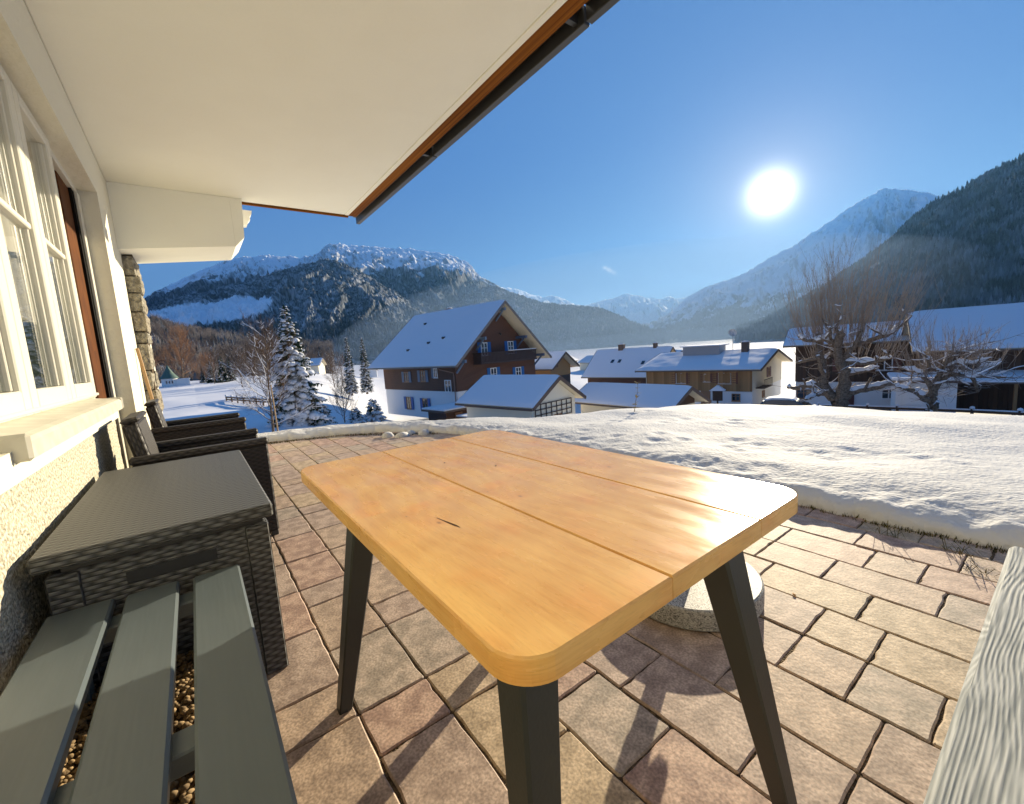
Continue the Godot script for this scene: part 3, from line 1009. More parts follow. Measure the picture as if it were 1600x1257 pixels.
	while y < 2.36:
		var hh := minf(rng.randf_range(0.13, 0.33), 2.375 - y)
		if hh < 0.09:
			break
		var cut := rng.randf_range(-6.62, -6.5)
		for s in 2:
			var za: float = -6.30 + rng.randf_range(-0.012, 0.018) if s == 0 else cut - 0.006
			var zb: float = cut + 0.006 if s == 0 else -6.80
			var st := stone_block(Vector3(-0.60, y + 0.006, zb), Vector3(-0.325 + rng.randf_range(-0.03, 0.014) - 0.02 * (1.0 - y / 2.4), y + hh - 0.006, za), rng.randi())
			part(pier, "stone", st, M.stone[rng.randi() % 3])
		y += hh
		row += 1
	# window: frame, four casements with one glazing bar each
	mb = MB.new()
	mb.slab(Vector3(-0.66, 0.905, -4.20), Vector3(-0.57, 0.965, 1.38), 0.004)
	mb.slab(Vector3(-0.66, 2.60, -5.1), Vector3(-0.57, 2.66, 1.38), 0.004)
	mb.slab(Vector3(-0.66, 0.966, -4.20), Vector3(-0.57, 2.599, -4.10), 0.004)
	mb.slab(Vector3(-0.66, 0.966, 1.28), Vector3(-0.57, 2.599, 1.38), 0.004)
	var win := part(h, "window", mb, M.white_wood)
	var zc := -4.08
	for k in 7:
		mb = MB.new()
		var za := zc
		var zb := zc + 0.735
		mb.slab(Vector3(-0.605, 0.955, za), Vector3(-0.545, 2.62, za + 0.10), 0.006)
		mb.slab(Vector3(-0.605, 0.955, zb - 0.10), Vector3(-0.545, 2.62, zb), 0.006)
		mb.slab(Vector3(-0.604, 0.957, za + 0.101), Vector3(-0.544, 1.06, zb - 0.101), 0.006)
		mb.slab(Vector3(-0.604, 2.555, za + 0.101), Vector3(-0.544, 2.618, zb - 0.101), 0.006)
		mb.slab(Vector3(-0.600, 1.855, za + 0.101), Vector3(-0.556, 1.885, zb - 0.101), 0.005)
		mb.slab(Vector3(-0.592, 1.061, za + 0.101), Vector3(-0.566, 2.554, za + 0.116), 0.004)
		mb.slab(Vector3(-0.592, 1.061, zb - 0.116), Vector3(-0.566, 2.554, zb - 0.101), 0.004)
		part(win, "casement", mb, M.white_wood)
		for half in 2:
			mb = MB.new()
			var y0: float = [1.061, 1.886][half]
			var y1: float = [1.854, 2.554][half]
			mb.slab(Vector3(-0.586, y0, za + 0.117), Vector3(-0.581, y1, zb - 0.117))
			part(win, "pane", mb, M.pane)
		zc = zb + 0.004
	# pleated curtains behind the glass
	for span: Vector2 in [Vector2(-4.1, -2.9), Vector2(-2.6, -1.0)]:
		mb = MB.new()
		var nc := 90
		for j in 2:
			for i in nc:
				var zz := lerpf(span.x, span.y, float(i) / (nc - 1))
				var xx := -0.76 + 0.022 * sin(zz * 46.0 + sin(zz * 7.0) * 1.5) + (0.012 if j == 0 else 0.0)
				mb.vert(Vector3(xx, [1.45, 2.62][j], zz), Vector3.RIGHT, Vector2(zz, j))
		mb.smooth(nc, 2, 0, Vector3.RIGHT)
		mb.grid_index(nc, 2, 0)
		part(win, "curtain", mb, M.curtain)
	# sill: moulded board with rounded end
	mb = MB.new()
	var sp: Array[Vector2] = [Vector2(-0.57, 0.965), Vector2(-0.50, 0.955), Vector2(-0.425, 0.945), Vector2(-0.405, 0.938), Vector2(-0.397, 0.925), Vector2(-0.397, 0.875), Vector2(-0.43, 0.872), Vector2(-0.43, 0.906), Vector2(-0.57, 0.906)]
	for k in sp.size():
		var a := sp[k]
		var b := sp[(k + 1) % sp.size()]
		mb.quad_out(Vector3(a.x, a.y, -3.80), Vector3(b.x, b.y, -3.80), Vector3(b.x, b.y, -1.80), Vector3(a.x, a.y, -1.80), Vector3(-0.46, 0.93, -2.8), Vector2(0, k * 0.1), Vector2(0.1, k * 0.1), Vector2(0.1, k * 0.1 + 2.0), Vector2(0, k * 0.1 + 2.0))
	for zz: float in [-3.80, -1.80]:
		for k in range(1, sp.size() - 1):
			mb.tri_out(Vector3(sp[0].x, sp[0].y, zz), Vector3(sp[k].x, sp[k].y, zz), Vector3(sp[k + 1].x, sp[k + 1].y, zz), Vector3(-0.46, 0.93, -2.8))
	var sill := part(h, "window_sill", mb, M.sill)
	for zz: float in [-3.815, -1.785]:
		mb = MB.new()
		mb.slab(Vector3(-0.56, 0.872, zz - 0.010), Vector3(-0.390, 0.952, zz + 0.010), 0.009)
		part(sill, "end_cap", mb, M.sill)
	mb = MB.new()
	mb.slab(Vector3(-0.569, 0.967, -4.1), Vector3(-0.535, 0.985, -1.8), 0.004)
	part(sill, "weather_strip", mb, M.white_wood)
	# brown door in the recess beside the window
	mb = MB.new()
	mb.slab(Vector3(-0.74, 0.0, -4.40), Vector3(-0.66, 2.60, -4.22), 0.006)
	mb.slab(Vector3(-0.74, 0.0, -4.92), Vector3(-0.600, 2.598, -4.55), 0.006)
	mb.slab(Vector3(-0.74, 2.42, -4.549), Vector3(-0.64, 2.598, -4.401), 0.006)
	mb.slab(Vector3(-0.74, 0.0, -4.549), Vector3(-0.64, 0.5, -4.401), 0.006)
	var door := part(h, "door", mb, M.door_wood)
	mb = MB.new()
	mb.slab(Vector3(-0.665, 0.502, -4.548), Vector3(-0.655, 2.418, -4.402))
	part(door, "pane", mb, mat(0.05, 0.05, 0.055, 0.5))
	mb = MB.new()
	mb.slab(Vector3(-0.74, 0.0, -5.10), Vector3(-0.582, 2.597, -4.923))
	part(door, "gap_shade", mb, mat(0.008, 0.007, 0.006, 0.8, 0.2))  # added black slab in the door gap; its shade is put into the colour
	mb = MB.new()
	mb.tube([Vector3(-0.655, 1.02, -4.36), Vector3(-0.61, 1.02, -4.36), Vector3(-0.60, 1.02, -4.44)], [0.009, 0.009, 0.008], 8)
	part(door, "handle", mb, M.steel)
	mb = MB.new()
	mb.slab(Vector3(-0.580, 0.0, -5.11), Vector3(-0.560, 2.598, -5.00), 0.003)
	mb.slab(Vector3(-0.67, 0.0, -4.20), Vector3(-0.60, 0.90, -4.12), 0.004)
	part(h, "door_frame", mb, M.white_wood)
	mb = MB.new()
	mb.slab(Vector3(-0.80, 0.0, -4.215), Vector3(-0.60, 0.90, -3.862), 0.004)
	part(h, "door_jamb", mb, M.brown_wood)

func stone_block(lo: Vector3, hi: Vector3, sd: int) -> MB:
	# a split-faced block: rough right and front faces on small grids, chamfered rest
	var mb := MB.new()
	var f := noise(sd % 9999, 9.0, 4)
	mb.slab(lo, hi - Vector3(0.012, 0.0, 0.012), 0.006)
	var cx := 7
	var first := 0
	for face in 2:
		first = mb.v.size()
		for j in cx:
			for i in cx:
				var a := float(i) / (cx - 1)
				var b := float(j) / (cx - 1)
				var rim := minf(minf(a, 1.0 - a), minf(b, 1.0 - b))
				var lift := smoothstep(0.0, 0.2, rim)
				if face == 0:
					var p := Vector3(hi.x - 0.011, lerpf(lo.y + 0.004, hi.y - 0.004, b), lerpf(lo.z, hi.z - 0.01, a))
					p.x += lift * (0.014 + 0.020 * f.get_noise_3dv(p))
					mb.vert(p, Vector3.RIGHT, Vector2(a, b))
				else:
					var p := Vector3(lerpf(lo.x, hi.x - 0.01, a), lerpf(lo.y + 0.004, hi.y - 0.004, b), hi.z - 0.011)
					p.z += lift * (0.012 + 0.014 * f.get_noise_3dv(p))
					mb.vert(p, Vector3.BACK, Vector2(a, b))
		var up := Vector3.RIGHT if face == 0 else Vector3.BACK
		mb.smooth(cx, cx, first, up)
		mb.grid_index(cx, cx, first, (mb.v[first + 1] - mb.v[first]).cross(mb.v[first + cx] - mb.v[first]).dot(up) > 0.0)
	return mb

# ---------------------------------------------------------------- paving
func edge_x(z: float) -> float:
	return 2.99

func build_terrace() -> void:
	var bed := MB.new()
	bed.slab(Vector3(-0.80, -0.16, -4.6), Vector3(3.06, -0.007, 2.8))
	bed.slab(Vector3(-0.80, -0.16, -5.6), Vector3(2.62, -0.014, -4.602))
	bed.slab(Vector3(-0.80, -0.16, -6.4), Vector3(1.9, -0.014, -5.602))
	bed.slab(Vector3(-0.80, -0.16, -6.95), Vector3(1.1, -0.014, -6.402))
	bed.slab(Vector3(-0.80, -0.16, -7.5), Vector3(-0.2, -0.014, -6.952))
	var terrace := structure("paved_terrace", bed, M.joint, "terrace of warm toned concrete pavers laid in rows")
	var rng := RandomNumberGenerator.new()
	rng.seed = 23
	var rowx := 0.2285
	var unit := 0.1855
	var list := []
	for rr in 13:
		var x0 := 0.052 + rr * rowx
		var z := -7.6 + rng.randi_range(0, 3) * unit * 0.5
		if rr == 12:
			z = -7.6
		while z < 2.2:
			var dice := rng.randf()
			var l := unit * (2.0 if dice < 0.66 else (1.0 if dice < 0.88 else 1.5))
			if rr == 12:
				l = unit * 1.33
			list.append([x0, z, l])
			z += l
	var fz := 0.0
	# a smaller field beyond the gravel strip, along the wall
	for rr in 2:
		fz = -7.6
		while fz < -1.9:
			var l := unit * (2.0 if rng.randf() < 0.6 else 1.0)
			list.append([0.052 - (rr + 1) * rowx, fz, l])
			fz += l
	var spot := []
	for q: Array in list:
		var c := Vector3(q[0] + rowx * 0.5, 0, q[1] + q[2] * 0.5)
		# beyond the rounded far corner the snow lies
		if Vector2(c.x + 0.6, c.z + 1.6).length() > 5.75 and c.x > 0.5 and c.z < -4.2:
			continue
		var seen := c.z < 0.25 and c.x > 0.05
		spot.append([c.distance_to(Vector3(0, 1.1, 0)) + (0.0 if seen else 50.0), q])
	spot.sort_custom(func(a, b): return a[0] < b[0])
	var rest := MB.new()
	var meshes := {}
	for k in spot.size():
		var q: Array = spot[k][1]
		var kind := rng.randi() % 4
		var key := "%.3f/%d" % [q[2], kind]
		if not meshes.has(key):
			meshes[key] = paver_mesh(rowx, q[2], kind)
		var tilt := Basis.from_euler(Vector3(rng.randf_range(-0.005, 0.005), 0, rng.randf_range(-0.006, 0.006)))
		var at := Transform3D(tilt, Vector3(q[0] + rowx * 0.5 + rng.randf_range(-0.0012, 0.0012), rng.randf_range(-0.0025, 0.0015), q[1] + q[2] * 0.5))
		var m: Material = M.paver[[0, 0, 1, 2, 3, 3, 4, 4, 5, 0, 4][rng.randi() % 11]]
		if k < 300:
			part(terrace, "paver", meshes[key].mesh(), m, at)
		else:
			rest.box(at.translated_local(Vector3(0, -0.024, 0)), Vector3(rowx - 0.007, 0.05, q[2] - 0.007), 0.003)
	if rest.v.size():
		stuff(part(terrace, "outlying_pavers", rest, M.paver[0]))

func paver_mesh(w: float, l: float, sd: int) -> MB:
	# a tumbled edge: outline wanders a little, top edge rounded over
	var mb := MB.new()
	var rng := RandomNumberGenerator.new()
	rng.seed = sd * 31 + int(l * 1000.0)
	var poly := PackedVector2Array()
	var hw := w * 0.5 - 0.0021
	var hl := l * 0.5 - 0.0021
	var cr := 0.006
	var corners: Array[Vector2] = [Vector2(-hw, -hl), Vector2(hw, -hl), Vector2(hw, hl), Vector2(-hw, hl)]
	for k in 4:
		var a := corners[k]
		var b := corners[(k + 1) % 4]
		var d := (b - a).normalized()
		var inn := Vector2(-d.y, d.x)
		var steps := 6
		for s in steps + 1:
			var p := (a + d * cr).lerp(b - d * cr, float(s) / steps)
			if s > 0 and s < steps:
				p += inn * (rng.randf_range(-0.0012, 0.0026) + (0.004 if rng.randf() < 0.10 else 0.0))
			poly.append(p)
	mb.prism(poly, -0.05, 0.0, 0.0045)
	return mb

# ---------------------------------------------------------------- furniture
func wick(mb: MB, lo: Vector3, hi: Vector3, bev := 0.008) -> void:
	mb.upright = true
	mb.slab(lo, hi, bev)

func build_furniture() -> void:
	var mb: MB
	# --- wooden table
	var table := thing("wooden_table", "honey coloured three board wooden table with rounded corners and splayed black legs", "table", Vector3(0.640, 0, -0.952))
	var hx := 0.400
	var hz := 0.607
	var cuts := [-hx, -0.112, 0.177, hx]
	for k in 3:
		mb = MB.new()
		mb.uvo = Vector2(0.62, [0.45, 0.62, 0.30][k])
		var poly := PackedVector2Array()
		var x0: float = cuts[k] + (0.0007 if k > 0 else 0.0)
		var x1: float = cuts[k + 1] - (0.0007 if k < 2 else 0.0)
		var rr := 0.062
		if k == 0:
			arc(poly, Vector2(-hx + rr, -hz + rr), rr, PI, PI * 1.5)
		else:
			poly.append(Vector2(x0, -hz))
		if k == 2:
			arc(poly, Vector2(hx - rr, -hz + rr), rr, PI * 1.5, TAU)
			arc(poly, Vector2(hx - rr, hz - rr), rr, 0.0, PI * 0.5)
		else:
			poly.append(Vector2(x1, -hz)); poly.append(Vector2(x1, hz))
		if k == 0:
			arc(poly, Vector2(-hx + rr, hz - rr), rr, PI * 0.5, PI)
		else:
			poly.append(Vector2(x0, hz))
		mb.prism(poly, 0.714, 0.75, 0.0030)
		part(table, "board", mb, M.table)
	# a drying crack and a few dark knots in the boards
	for q: Array in [[Vector3(-0.255, 0.7503, 0.18), 0.086, 0.0022, -0.14], [Vector3(0.06, 0.7503, -0.10), 0.016, 0.0025, 0.7], [Vector3(-0.03, 0.7503, -0.26), 0.012, 0.0025, 0.4]]:
		mb = MB.new()
		var c: Vector3 = q[0]
		var dz: float = q[1]
		var dx: float = q[2]
		var a: float = q[3]
		var ring := []
		for s in 10:
			var t := TAU * s / 10.0
			var e := Vector2(cos(t) * dx * (1.0 + 0.5 * sin(t * 3.0)), sin(t) * dz * 0.5).rotated(a)
			ring.append(c + Vector3(e.x, 0, e.y))
		for s in 10:
			mb.tri_out(c, ring[s], ring[(s + 1) % 10], c - Vector3(0, 0.1, 0))
		part(table, "wood_crack", mb, mat(0.06, 0.028, 0.012, 0.9, 0.2))
	mb = MB.new()
	for sx: float in [-1.0, 1.0]:
		mb.slab(Vector3(sx * 0.315 - 0.012, 0.672, -0.36), Vector3(sx * 0.315 + 0.012, 0.7135, 0.50), 0.003)
	for zz: float in [-0.36, 0.515]:
		mb.slab(Vector3(-0.328, 0.674, zz - 0.012), Vector3(0.328, 0.7133, zz + 0.012), 0.003)
	part(table, "apron", mb, M.leg)
	for sx: float in [-1.0, 1.0]:
		for sz: float in [-1.0, 1.0]:
			mb = MB.new()
			var top := Vector3(sx * 0.268, 0.7135, -0.318)
			var foot := Vector3(sx * 0.401 + 0.012, 0.0, -0.393)
			if sz > 0.0:
				top = Vector3(-0.272 if sx < 0.0 else 0.220, 0.7135, 0.447 if sx < 0.0 else 0.482)
				foot = Vector3(-0.340 if sx < 0.0 else 0.320, 0.0, 0.532 if sx < 0.0 else 0.607)
			var wt := 0.040
			var wb := 0.020
			var ps := []
			for e: Array in [[foot, wb], [top, wt]]:
				var c: Vector3 = e[0]
				var w: float = e[1]
				for o: Vector2 in [Vector2(-1, -1), Vector2(1, -1), Vector2(1, 1), Vector2(-1, 1)]:
					ps.append(c + Vector3(o.x * w, 0, o.y * w))
			tapered(mb, ps, 0.16)
			part(table, "leg", mb, M.leg)
	# --- storage box in wicker look
	var box := thing("storage_box", "grey wicker look storage box with lid, against the wall beyond the green bench", "storage box", Vector3(-0.13, 0, -2.29))
	mb = MB.new()
	wick(mb, Vector3(-0.268, 0.02, -0.60), Vector3(0.275, 0.555, 0.605))
	part(box, "body", mb, M.wicker_box)
	mb = MB.new()
	mb.upright = true
	mb.slab(Vector3(-0.290, 0.577, -0.62), Vector3(0.295, 0.622, 0.632), 0.007)
	var lid := part(box, "lid", mb, M.wicker_box)
	mb = MB.new()
	mb.slab(Vector3(-0.238, 0.553, -0.58), Vector3(0.262, 0.577, 0.59))
	part(lid, "rim", mb, M.plastic)
	for sx: float in [-1.0, 1.0]:
		for sz: float in [-1.0, 1.0]:
			mb = MB.new()
			var cx := 0.2375 * sx + 0.0035
			var cz := 0.574 * sz + 0.002
			wick(mb, Vector3(cx - 0.036, 0.0, cz - 0.036), Vector3(cx + 0.036, 0.553, cz + 0.036), 0.005)
			part(box, "corner_post", mb, M.wicker_box)
	mb = MB.new()
	mb.slab(Vector3(-0.105, 0.475, 0.6045), Vector3(0.12, 0.515, 0.6075))
	part(box, "handle_recess", mb, M.dark_metal)
	mb = MB.new()
	mb.slab(Vector3(-0.112, 0.512, 0.606), Vector3(0.127, 0.522, 0.613), 0.004)
	part(box, "handle", mb, M.wicker_box)
	# --- two wicker armchairs, backs to the wall
	var ch := thing("wicker_armchair", "dark brown wicker armchair directly behind the grey storage box", "armchair", Vector3(0.01, 0, -3.36), 0.0, "dark wicker armchairs along the wall")
	for sz: float in [-1.0, 1.0]:
		mb = MB.new()
		var zc := sz * 0.262
		wick(mb, Vector3(-0.34, 0.03, zc - 0.03), Vector3(0.315, 0.60, zc + 0.03), 0.01)
		var arm := part(ch, "arm_panel", mb, M.wicker_chair)
		mb = MB.new()
		mb.slab(Vector3(-0.345, 0.6005, zc - 0.032), Vector3(0.322, 0.642, zc + 0.032), 0.010)
		part(arm, "arm_rest", mb, M.wicker_edge)
		for xx: float in [-0.31, 0.29]:
			mb = MB.new()
			mb.slab(Vector3(xx - 0.02, 0.0, zc - 0.02), Vector3(xx + 0.02, 0.032, zc + 0.02), 0.003)
			part(arm, "foot", mb, M.plastic)
	mb = MB.new()
	wick(mb, Vector3(-0.30, 0.10, -0.231), Vector3(0.305, 0.36, 0.231), 0.01)
	part(ch, "seat", mb, M.wicker_chair)
	mb = MB.new()
	mb.box(Transform3D(Basis(Vector3.BACK, 0.16), Vector3(-0.285, 0.60, 0)), Vector3(0.075, 0.46, 0.458), 0.014)
	var back := part(ch, "backrest", mb, M.wicker_edge)
	mb = MB.new()
	mb.box(Transform3D(Basis(Vector3.BACK, 0.16), Vector3(-0.318, 0.842, 0)), Vector3(0.085, 0.03, 0.475), 0.012)
	part(back, "top_rail", mb, M.wicker_edge)
	copy(ch, "farther dark brown wicker armchair, beside the stone pier", Vector3(0.01, 0, -4.80), 0.02)
	# --- green painted bench
	var bench := thing("green_bench", "bench of three grey-green painted slats along the house wall in front of the storage box", "bench", Vector3(-0.18, 0, -0.60))
	var sx0 := [-0.230, -0.060, 0.100]
	var sx1 := [-0.087, 0.065, 0.224]
	for k in 3:
		mb = MB.new()
		mb.uvo = Vector2(k * 0.31, k * 0.23)
		mb.slab(Vector3(sx0[k], 0.420, -1.075 + k * 0.012), Vector3(sx1[k], 0.45, 1.1), 0.006)
		part(bench, "slat", mb, M.bench)
	for zz: float in [-0.98, -0.36, 0.35, 0.95]:
		mb = MB.new()
		mb.slab(Vector3(-0.22, 0.375, zz - 0.035), Vector3(0.215, 0.4195, zz + 0.035), 0.004)
		part(bench, "crosspiece", mb, M.bench)
	for zz: float in [-0.98, 0.95]:
		for xx: float in [-0.18, 0.175]:
			mb = MB.new()
			mb.slab(Vector3(xx - 0.03, 0.0, zz - 0.03), Vector3(xx + 0.03, 0.3745, zz + 0.03), 0.004)
			part(bench, "leg", mb, M.bench)
	# --- weathered bench at the right
	var wb2 := thing("weathered_bench", "silvery weathered wooden bench with deep grain at the right edge", "bench", Vector3(1.15, 0, 0.06))
	mb = MB.new()
	mb.uvo = Vector2(0.70, 0.19)
	mb.slab(Vector3(-0.70, 0.40, -0.156), Vector3(0.66, 0.45, 0.22), 0.010)
	part(wb2, "plank", mb, M.weathered)
	for xx: float in [-0.52, 0.48]:
		mb = MB.new()
		mb.slab(Vector3(xx - 0.03, 0.0, -0.08), Vector3(xx + 0.03, 0.3995, 0.16), 0.006)
		part(wb2, "leg", mb, M.weathered)
	# --- round granite base of a parasol
	mb = MB.new()
	var prof: Array[Vector2] = [Vector2(0.284, 0.002), Vector2(0.291, 0.010), Vector2(0.291, 0.076), Vector2(0.289, 0.083), Vector2(0.282, 0.088), Vector2(0.0, 0.089)]
	lathe(mb, prof, 64)
	var gb := thing("parasol_base", "", "", Vector3(1.614, 0.0, -0.983))
	part(gb, "granite_disc", mb, M.granite)
	mb = MB.new()
	mb.tube([Vector3(0, 0.0895, 0), Vector3(0, 0.46, 0)], [0.032, 0.032], 20)
	mb.tube([Vector3(0, 0.21, 0), Vector3(0, 0.26, 0)], [0.037, 0.037], 20)
	var tubep := part(gb, "socket_tube", mb, M.steel)
	mb = MB.new()
	mb.tube([Vector3(0.0, 0.236, 0.037), Vector3(0.0, 0.236, 0.06), Vector3(0, 0.236, 0.085)], [0.010, 0.026, 0.024], 12)
	part(tubep, "clamp_knob", mb, M.dark_metal)
	tag(gb, "round speckled granite parasol base standing on the pavers under the table corner", "parasol base")

func lathe(mb: MB, prof: Array[Vector2], seg: int) -> void:
	for k in prof.size() - 1:
		var a := prof[k]
		var b := prof[k + 1]
		var first := mb.v.size()
		var nn := Vector2(b.y - a.y, a.x - b.x).normalized()
		for s in seg + 1:
			var t := TAU * s / seg
			for q: Vector2 in [a, b]:
				mb.vert(Vector3(cos(t) * q.x, q.y, sin(t) * q.x), Vector3(cos(t) * nn.x, nn.y, sin(t) * nn.x), Vector2(t * 0.25, q.y + q.x))
		for s in seg:
			var i := first + s * 2
			mb.idx.append_array([i, i + 2, i + 3, i, i + 3, i + 1])

func arc(poly: PackedVector2Array, c: Vector2, r: float, a0: float, a1: float) -> void:
	for s in 11:
		var a := lerpf(a0, a1, s / 10.0)
		poly.append(c + Vector2(cos(a), sin(a)) * r)

# a tapered four-sided leg with chamfered edges
func tapered(mb: MB, p: Array, ch: float) -> void:
	var rings := []
	for lev in 2:
		var ring := []
		for k in 4:
			var a: Vector3 = p[lev * 4 + k]
			var b: Vector3 = p[lev * 4 + (k + 1) % 4]
			ring.append(a.lerp(b, ch * 0.5))
			ring.append(a.lerp(b, 1.0 - ch * 0.5))
		rings.append(ring)
	var mid: Vector3 = (p[0] + p[2] + p[4] + p[6]) * 0.25
	for k in 8:
		var j := (k + 1) % 8
		var a: Vector3 = rings[0][k]
		var b: Vector3 = rings[0][j]
		mb.quad_out(a, b, rings[1][j], rings[1][k], mid)
	for lev in 2:
		for k in range(1, 7):
			mb.tri_out(rings[lev][0], rings[lev][k], rings[lev][k + 1], mid)

# ---------------------------------------------------------------- village houses
# local frame of a building: x across the gable, -z back along the ridge, base corner at the origin
func bar_wall(o: Node3D, called: String, lo: Vector3, hi: Vector3, m: Material, bev := 0.0) -> MeshInstance3D:
	var mb := MB.new()
	mb.slab(lo, hi, bev)
	return part(o, called, mb, m)

func gable_wall(o: Node3D, called: String, w: float, l: float, y0: float, ye: float, yr: float, m: Material, inset := 0.0) -> MeshInstance3D:
	var mb := MB.new()
	var prof: Array[Vector2] = [Vector2(inset, y0), Vector2(w - inset, y0), Vector2(w - inset, ye), Vector2(w * 0.5, yr), Vector2(inset, ye)]
	var mid := Vector3(w * 0.5, (y0 + yr) * 0.5, -l * 0.5)
	for zz: float in [-inset, -l + inset]:
		for k in range(1, 4):
			mb.tri_out(Vector3(prof[0].x, prof[0].y, zz), Vector3(prof[k].x, prof[k].y, zz), Vector3(prof[k + 1].x, prof[k + 1].y, zz), mid)
	for k in 5:
		var a := prof[k]
		var b := prof[(k + 1) % 5]
		mb.quad_out(Vector3(a.x, a.y, -inset), Vector3(b.x, b.y, -inset), Vector3(b.x, b.y, -l + inset), Vector3(a.x, a.y, -l + inset), mid, Vector2(0, a.y), Vector2(0, b.y), Vector2(l, b.y), Vector2(l, a.y))
	return part(o, called, mb, m)

# roof with snow: ye, yr are heights of the upper side of the timber at the eaves' edge and the ridge
func gable_roof(o: Node3D, w: float, l: float, ye: float, yr: float, ovs: float, ovf: float, snow := 0.16, edge: Material = null, rows := 0) -> Node3D:
	var thick := 0.16
	var root: MeshInstance3D
	var em: Material = edge if edge else M.roof_edge
	var mb := MB.new()
	for s: float in [-1.0, 1.0]:
		var xe := -ovs if s < 0.0 else w + ovs
		var xr := w * 0.5
		mb.hexa([Vector3(xe, ye - thick, ovf), Vector3(xr, yr - thick, ovf), Vector3(xr, yr - thick, -l - ovf), Vector3(xe, ye - thick, -l - ovf), Vector3(xe, ye, ovf), Vector3(xr, yr, ovf), Vector3(xr, yr, -l - ovf), Vector3(xe, ye, -l - ovf)])
	root = part(o, "roof", mb, M.roof_under)
	# barge boards and eaves boards
	for s: float in [-1.0, 1.0]:
		var xe := -ovs if s < 0.0 else w + ovs
		for zz: float in [ovf + 0.04, -l - ovf - 0.04]:
			mb = MB.new()
			mb.bar(Vector3(xe - s * 0.02, ye - 0.10, zz), Vector3(w * 0.5, yr - 0.10, zz), 0.07, 0.26, Vector3.UP)
			part(root, "barge_board", mb, em)
		mb = MB.new()
		mb.tube([Vector3(xe + s * 0.06, ye - 0.12, ovf), Vector3(xe + s * 0.06, ye - 0.12, -l - ovf)], [0.07, 0.07], 6)
		part(root, "gutter", mb, em)
	mb = MB.new()
	var f := noise(int(w * 100.0) + int(l * 10.0), 0.35, 3)
	for s: float in [-1.0, 1.0]:
		var xe := -ovs if s < 0.0 else w + ovs
		var nx := 22 if rows == 0 else rows * 6
		var nz := 40
		var first := mb.v.size()
		for j in nz:
			for i in nx:
				var a := float(i) / (nx - 1)
				var b := float(j) / (nz - 1)
				var rim := minf(minf(a * 6.0, 1.0), minf(minf(b, 1.0 - b) * 14.0, 1.0))
				var th := snow * sqrt(clampf(1.0 - pow(1.0 - rim, 2.0), 0.0, 1.0))
				var z := lerpf(ovf + 0.06, -l - ovf - 0.06, b)
				var x := lerpf(xe + s * 0.05, w * 0.5, a)
				var y := lerpf(ye, yr, a) + 0.012
				mb.vert(Vector3(x, y + th * (1.0 + 0.22 * f.get_noise_2d(x + s * 40.0, z)) + (0.0 if rows == 0 else 0.016 * rim * (fmod(a * rows, 1.0) - 0.5) * (0.6 + 0.4 * f.get_noise_2d(x * 2.0, z * 2.0))), z), Vector3.UP, Vector2(x, z))
		mb.smooth(nx, nz, first, Vector3.UP)
		mb.grid_index(nx, nz, first, (mb.v[first + 1] - mb.v[first]).cross(mb.v[first + nx] - mb.v[first]).y > 0.0)
	part(root, "roof_snow", mb, M.snow_far)
	return root

# a window on a wall: face "x" = the long wall at x = 0, "z" = the gable at z = 0, "X" = the far long wall
func wall_window(o: Node3D, face: String, along: float, y: float, w: float, h: float, frame: Material, shutter: Material = null, open_left := true, open_right := true) -> void:
	var b: Basis
	var at: Vector3
	if face == "z":
		b = Basis()
		at = Vector3(along, y, 0.0)
	elif face == "x":
		b = Basis(Vector3.UP, -PI * 0.5)
		at = Vector3(0.0, y, -along)
	else:
		b = Basis(Vector3.UP, PI * 0.5)
		at = Vector3(along, y, 0.0)
	var xf := Transform3D(b, at)
	var mb := MB.new()
	var t := 0.09
	mb.slab(Vector3(-w / 2, -h / 2, -0.05), Vector3(w / 2, -h / 2 + t, 0.05))
	mb.slab(Vector3(-w / 2, h / 2 - t, -0.05), Vector3(w / 2, h / 2, 0.05))
	mb.slab(Vector3(-w / 2, -h / 2 + t, -0.05), Vector3(-w / 2 + t, h / 2 - t, 0.05))
	mb.slab(Vector3(w / 2 - t, -h / 2 + t, -0.05), Vector3(w / 2, h / 2 - t, 0.05))
	mb.slab(Vector3(-0.045, -h / 2 + t, -0.05), Vector3(0.045, h / 2 - t, 0.045))
	mb.slab(Vector3(-w / 2 + t, 0.1, -0.05), Vector3(w / 2 - t, 0.15, 0.035))
	var win := part(o, "window", mb, frame, xf)
	mb = MB.new()
	mb.slab(Vector3(-w / 2 + t, -h / 2 + t, -0.02), Vector3(w / 2 - t, h / 2 - t, 0.012))
	part(win, "pane", mb, M.dark_pane)
	if shutter:
		for s: float in [-1.0, 1.0]:
			if (s < 0.0 and not open_left) or (s > 0.0 and not open_right):
				continue
			mb = MB.new()
			var cx := s * (w * 0.5 + 0.04 + w * 0.24)
			mb.slab(Vector3(cx - w * 0.24, -h / 2 - 0.03, 0.01), Vector3(cx + w * 0.24, h / 2 + 0.03, 0.06), 0.01)
			for k in 5:
				var yy := -h / 2 + h * (k + 0.5) / 5.0
				mb.slab(Vector3(cx - w * 0.18, yy - h * 0.03, 0.06), Vector3(cx + w * 0.18, yy + h * 0.03, 0.075))
			part(win, "shutter", mb, shutter)
	mb = MB.new()
	mb.slab(Vector3(-w / 2 - 0.05, -h / 2 - 0.05, 0.0), Vector3(w / 2 + 0.05, -h / 2, 0.10))
	part(win, "sill", mb, frame)

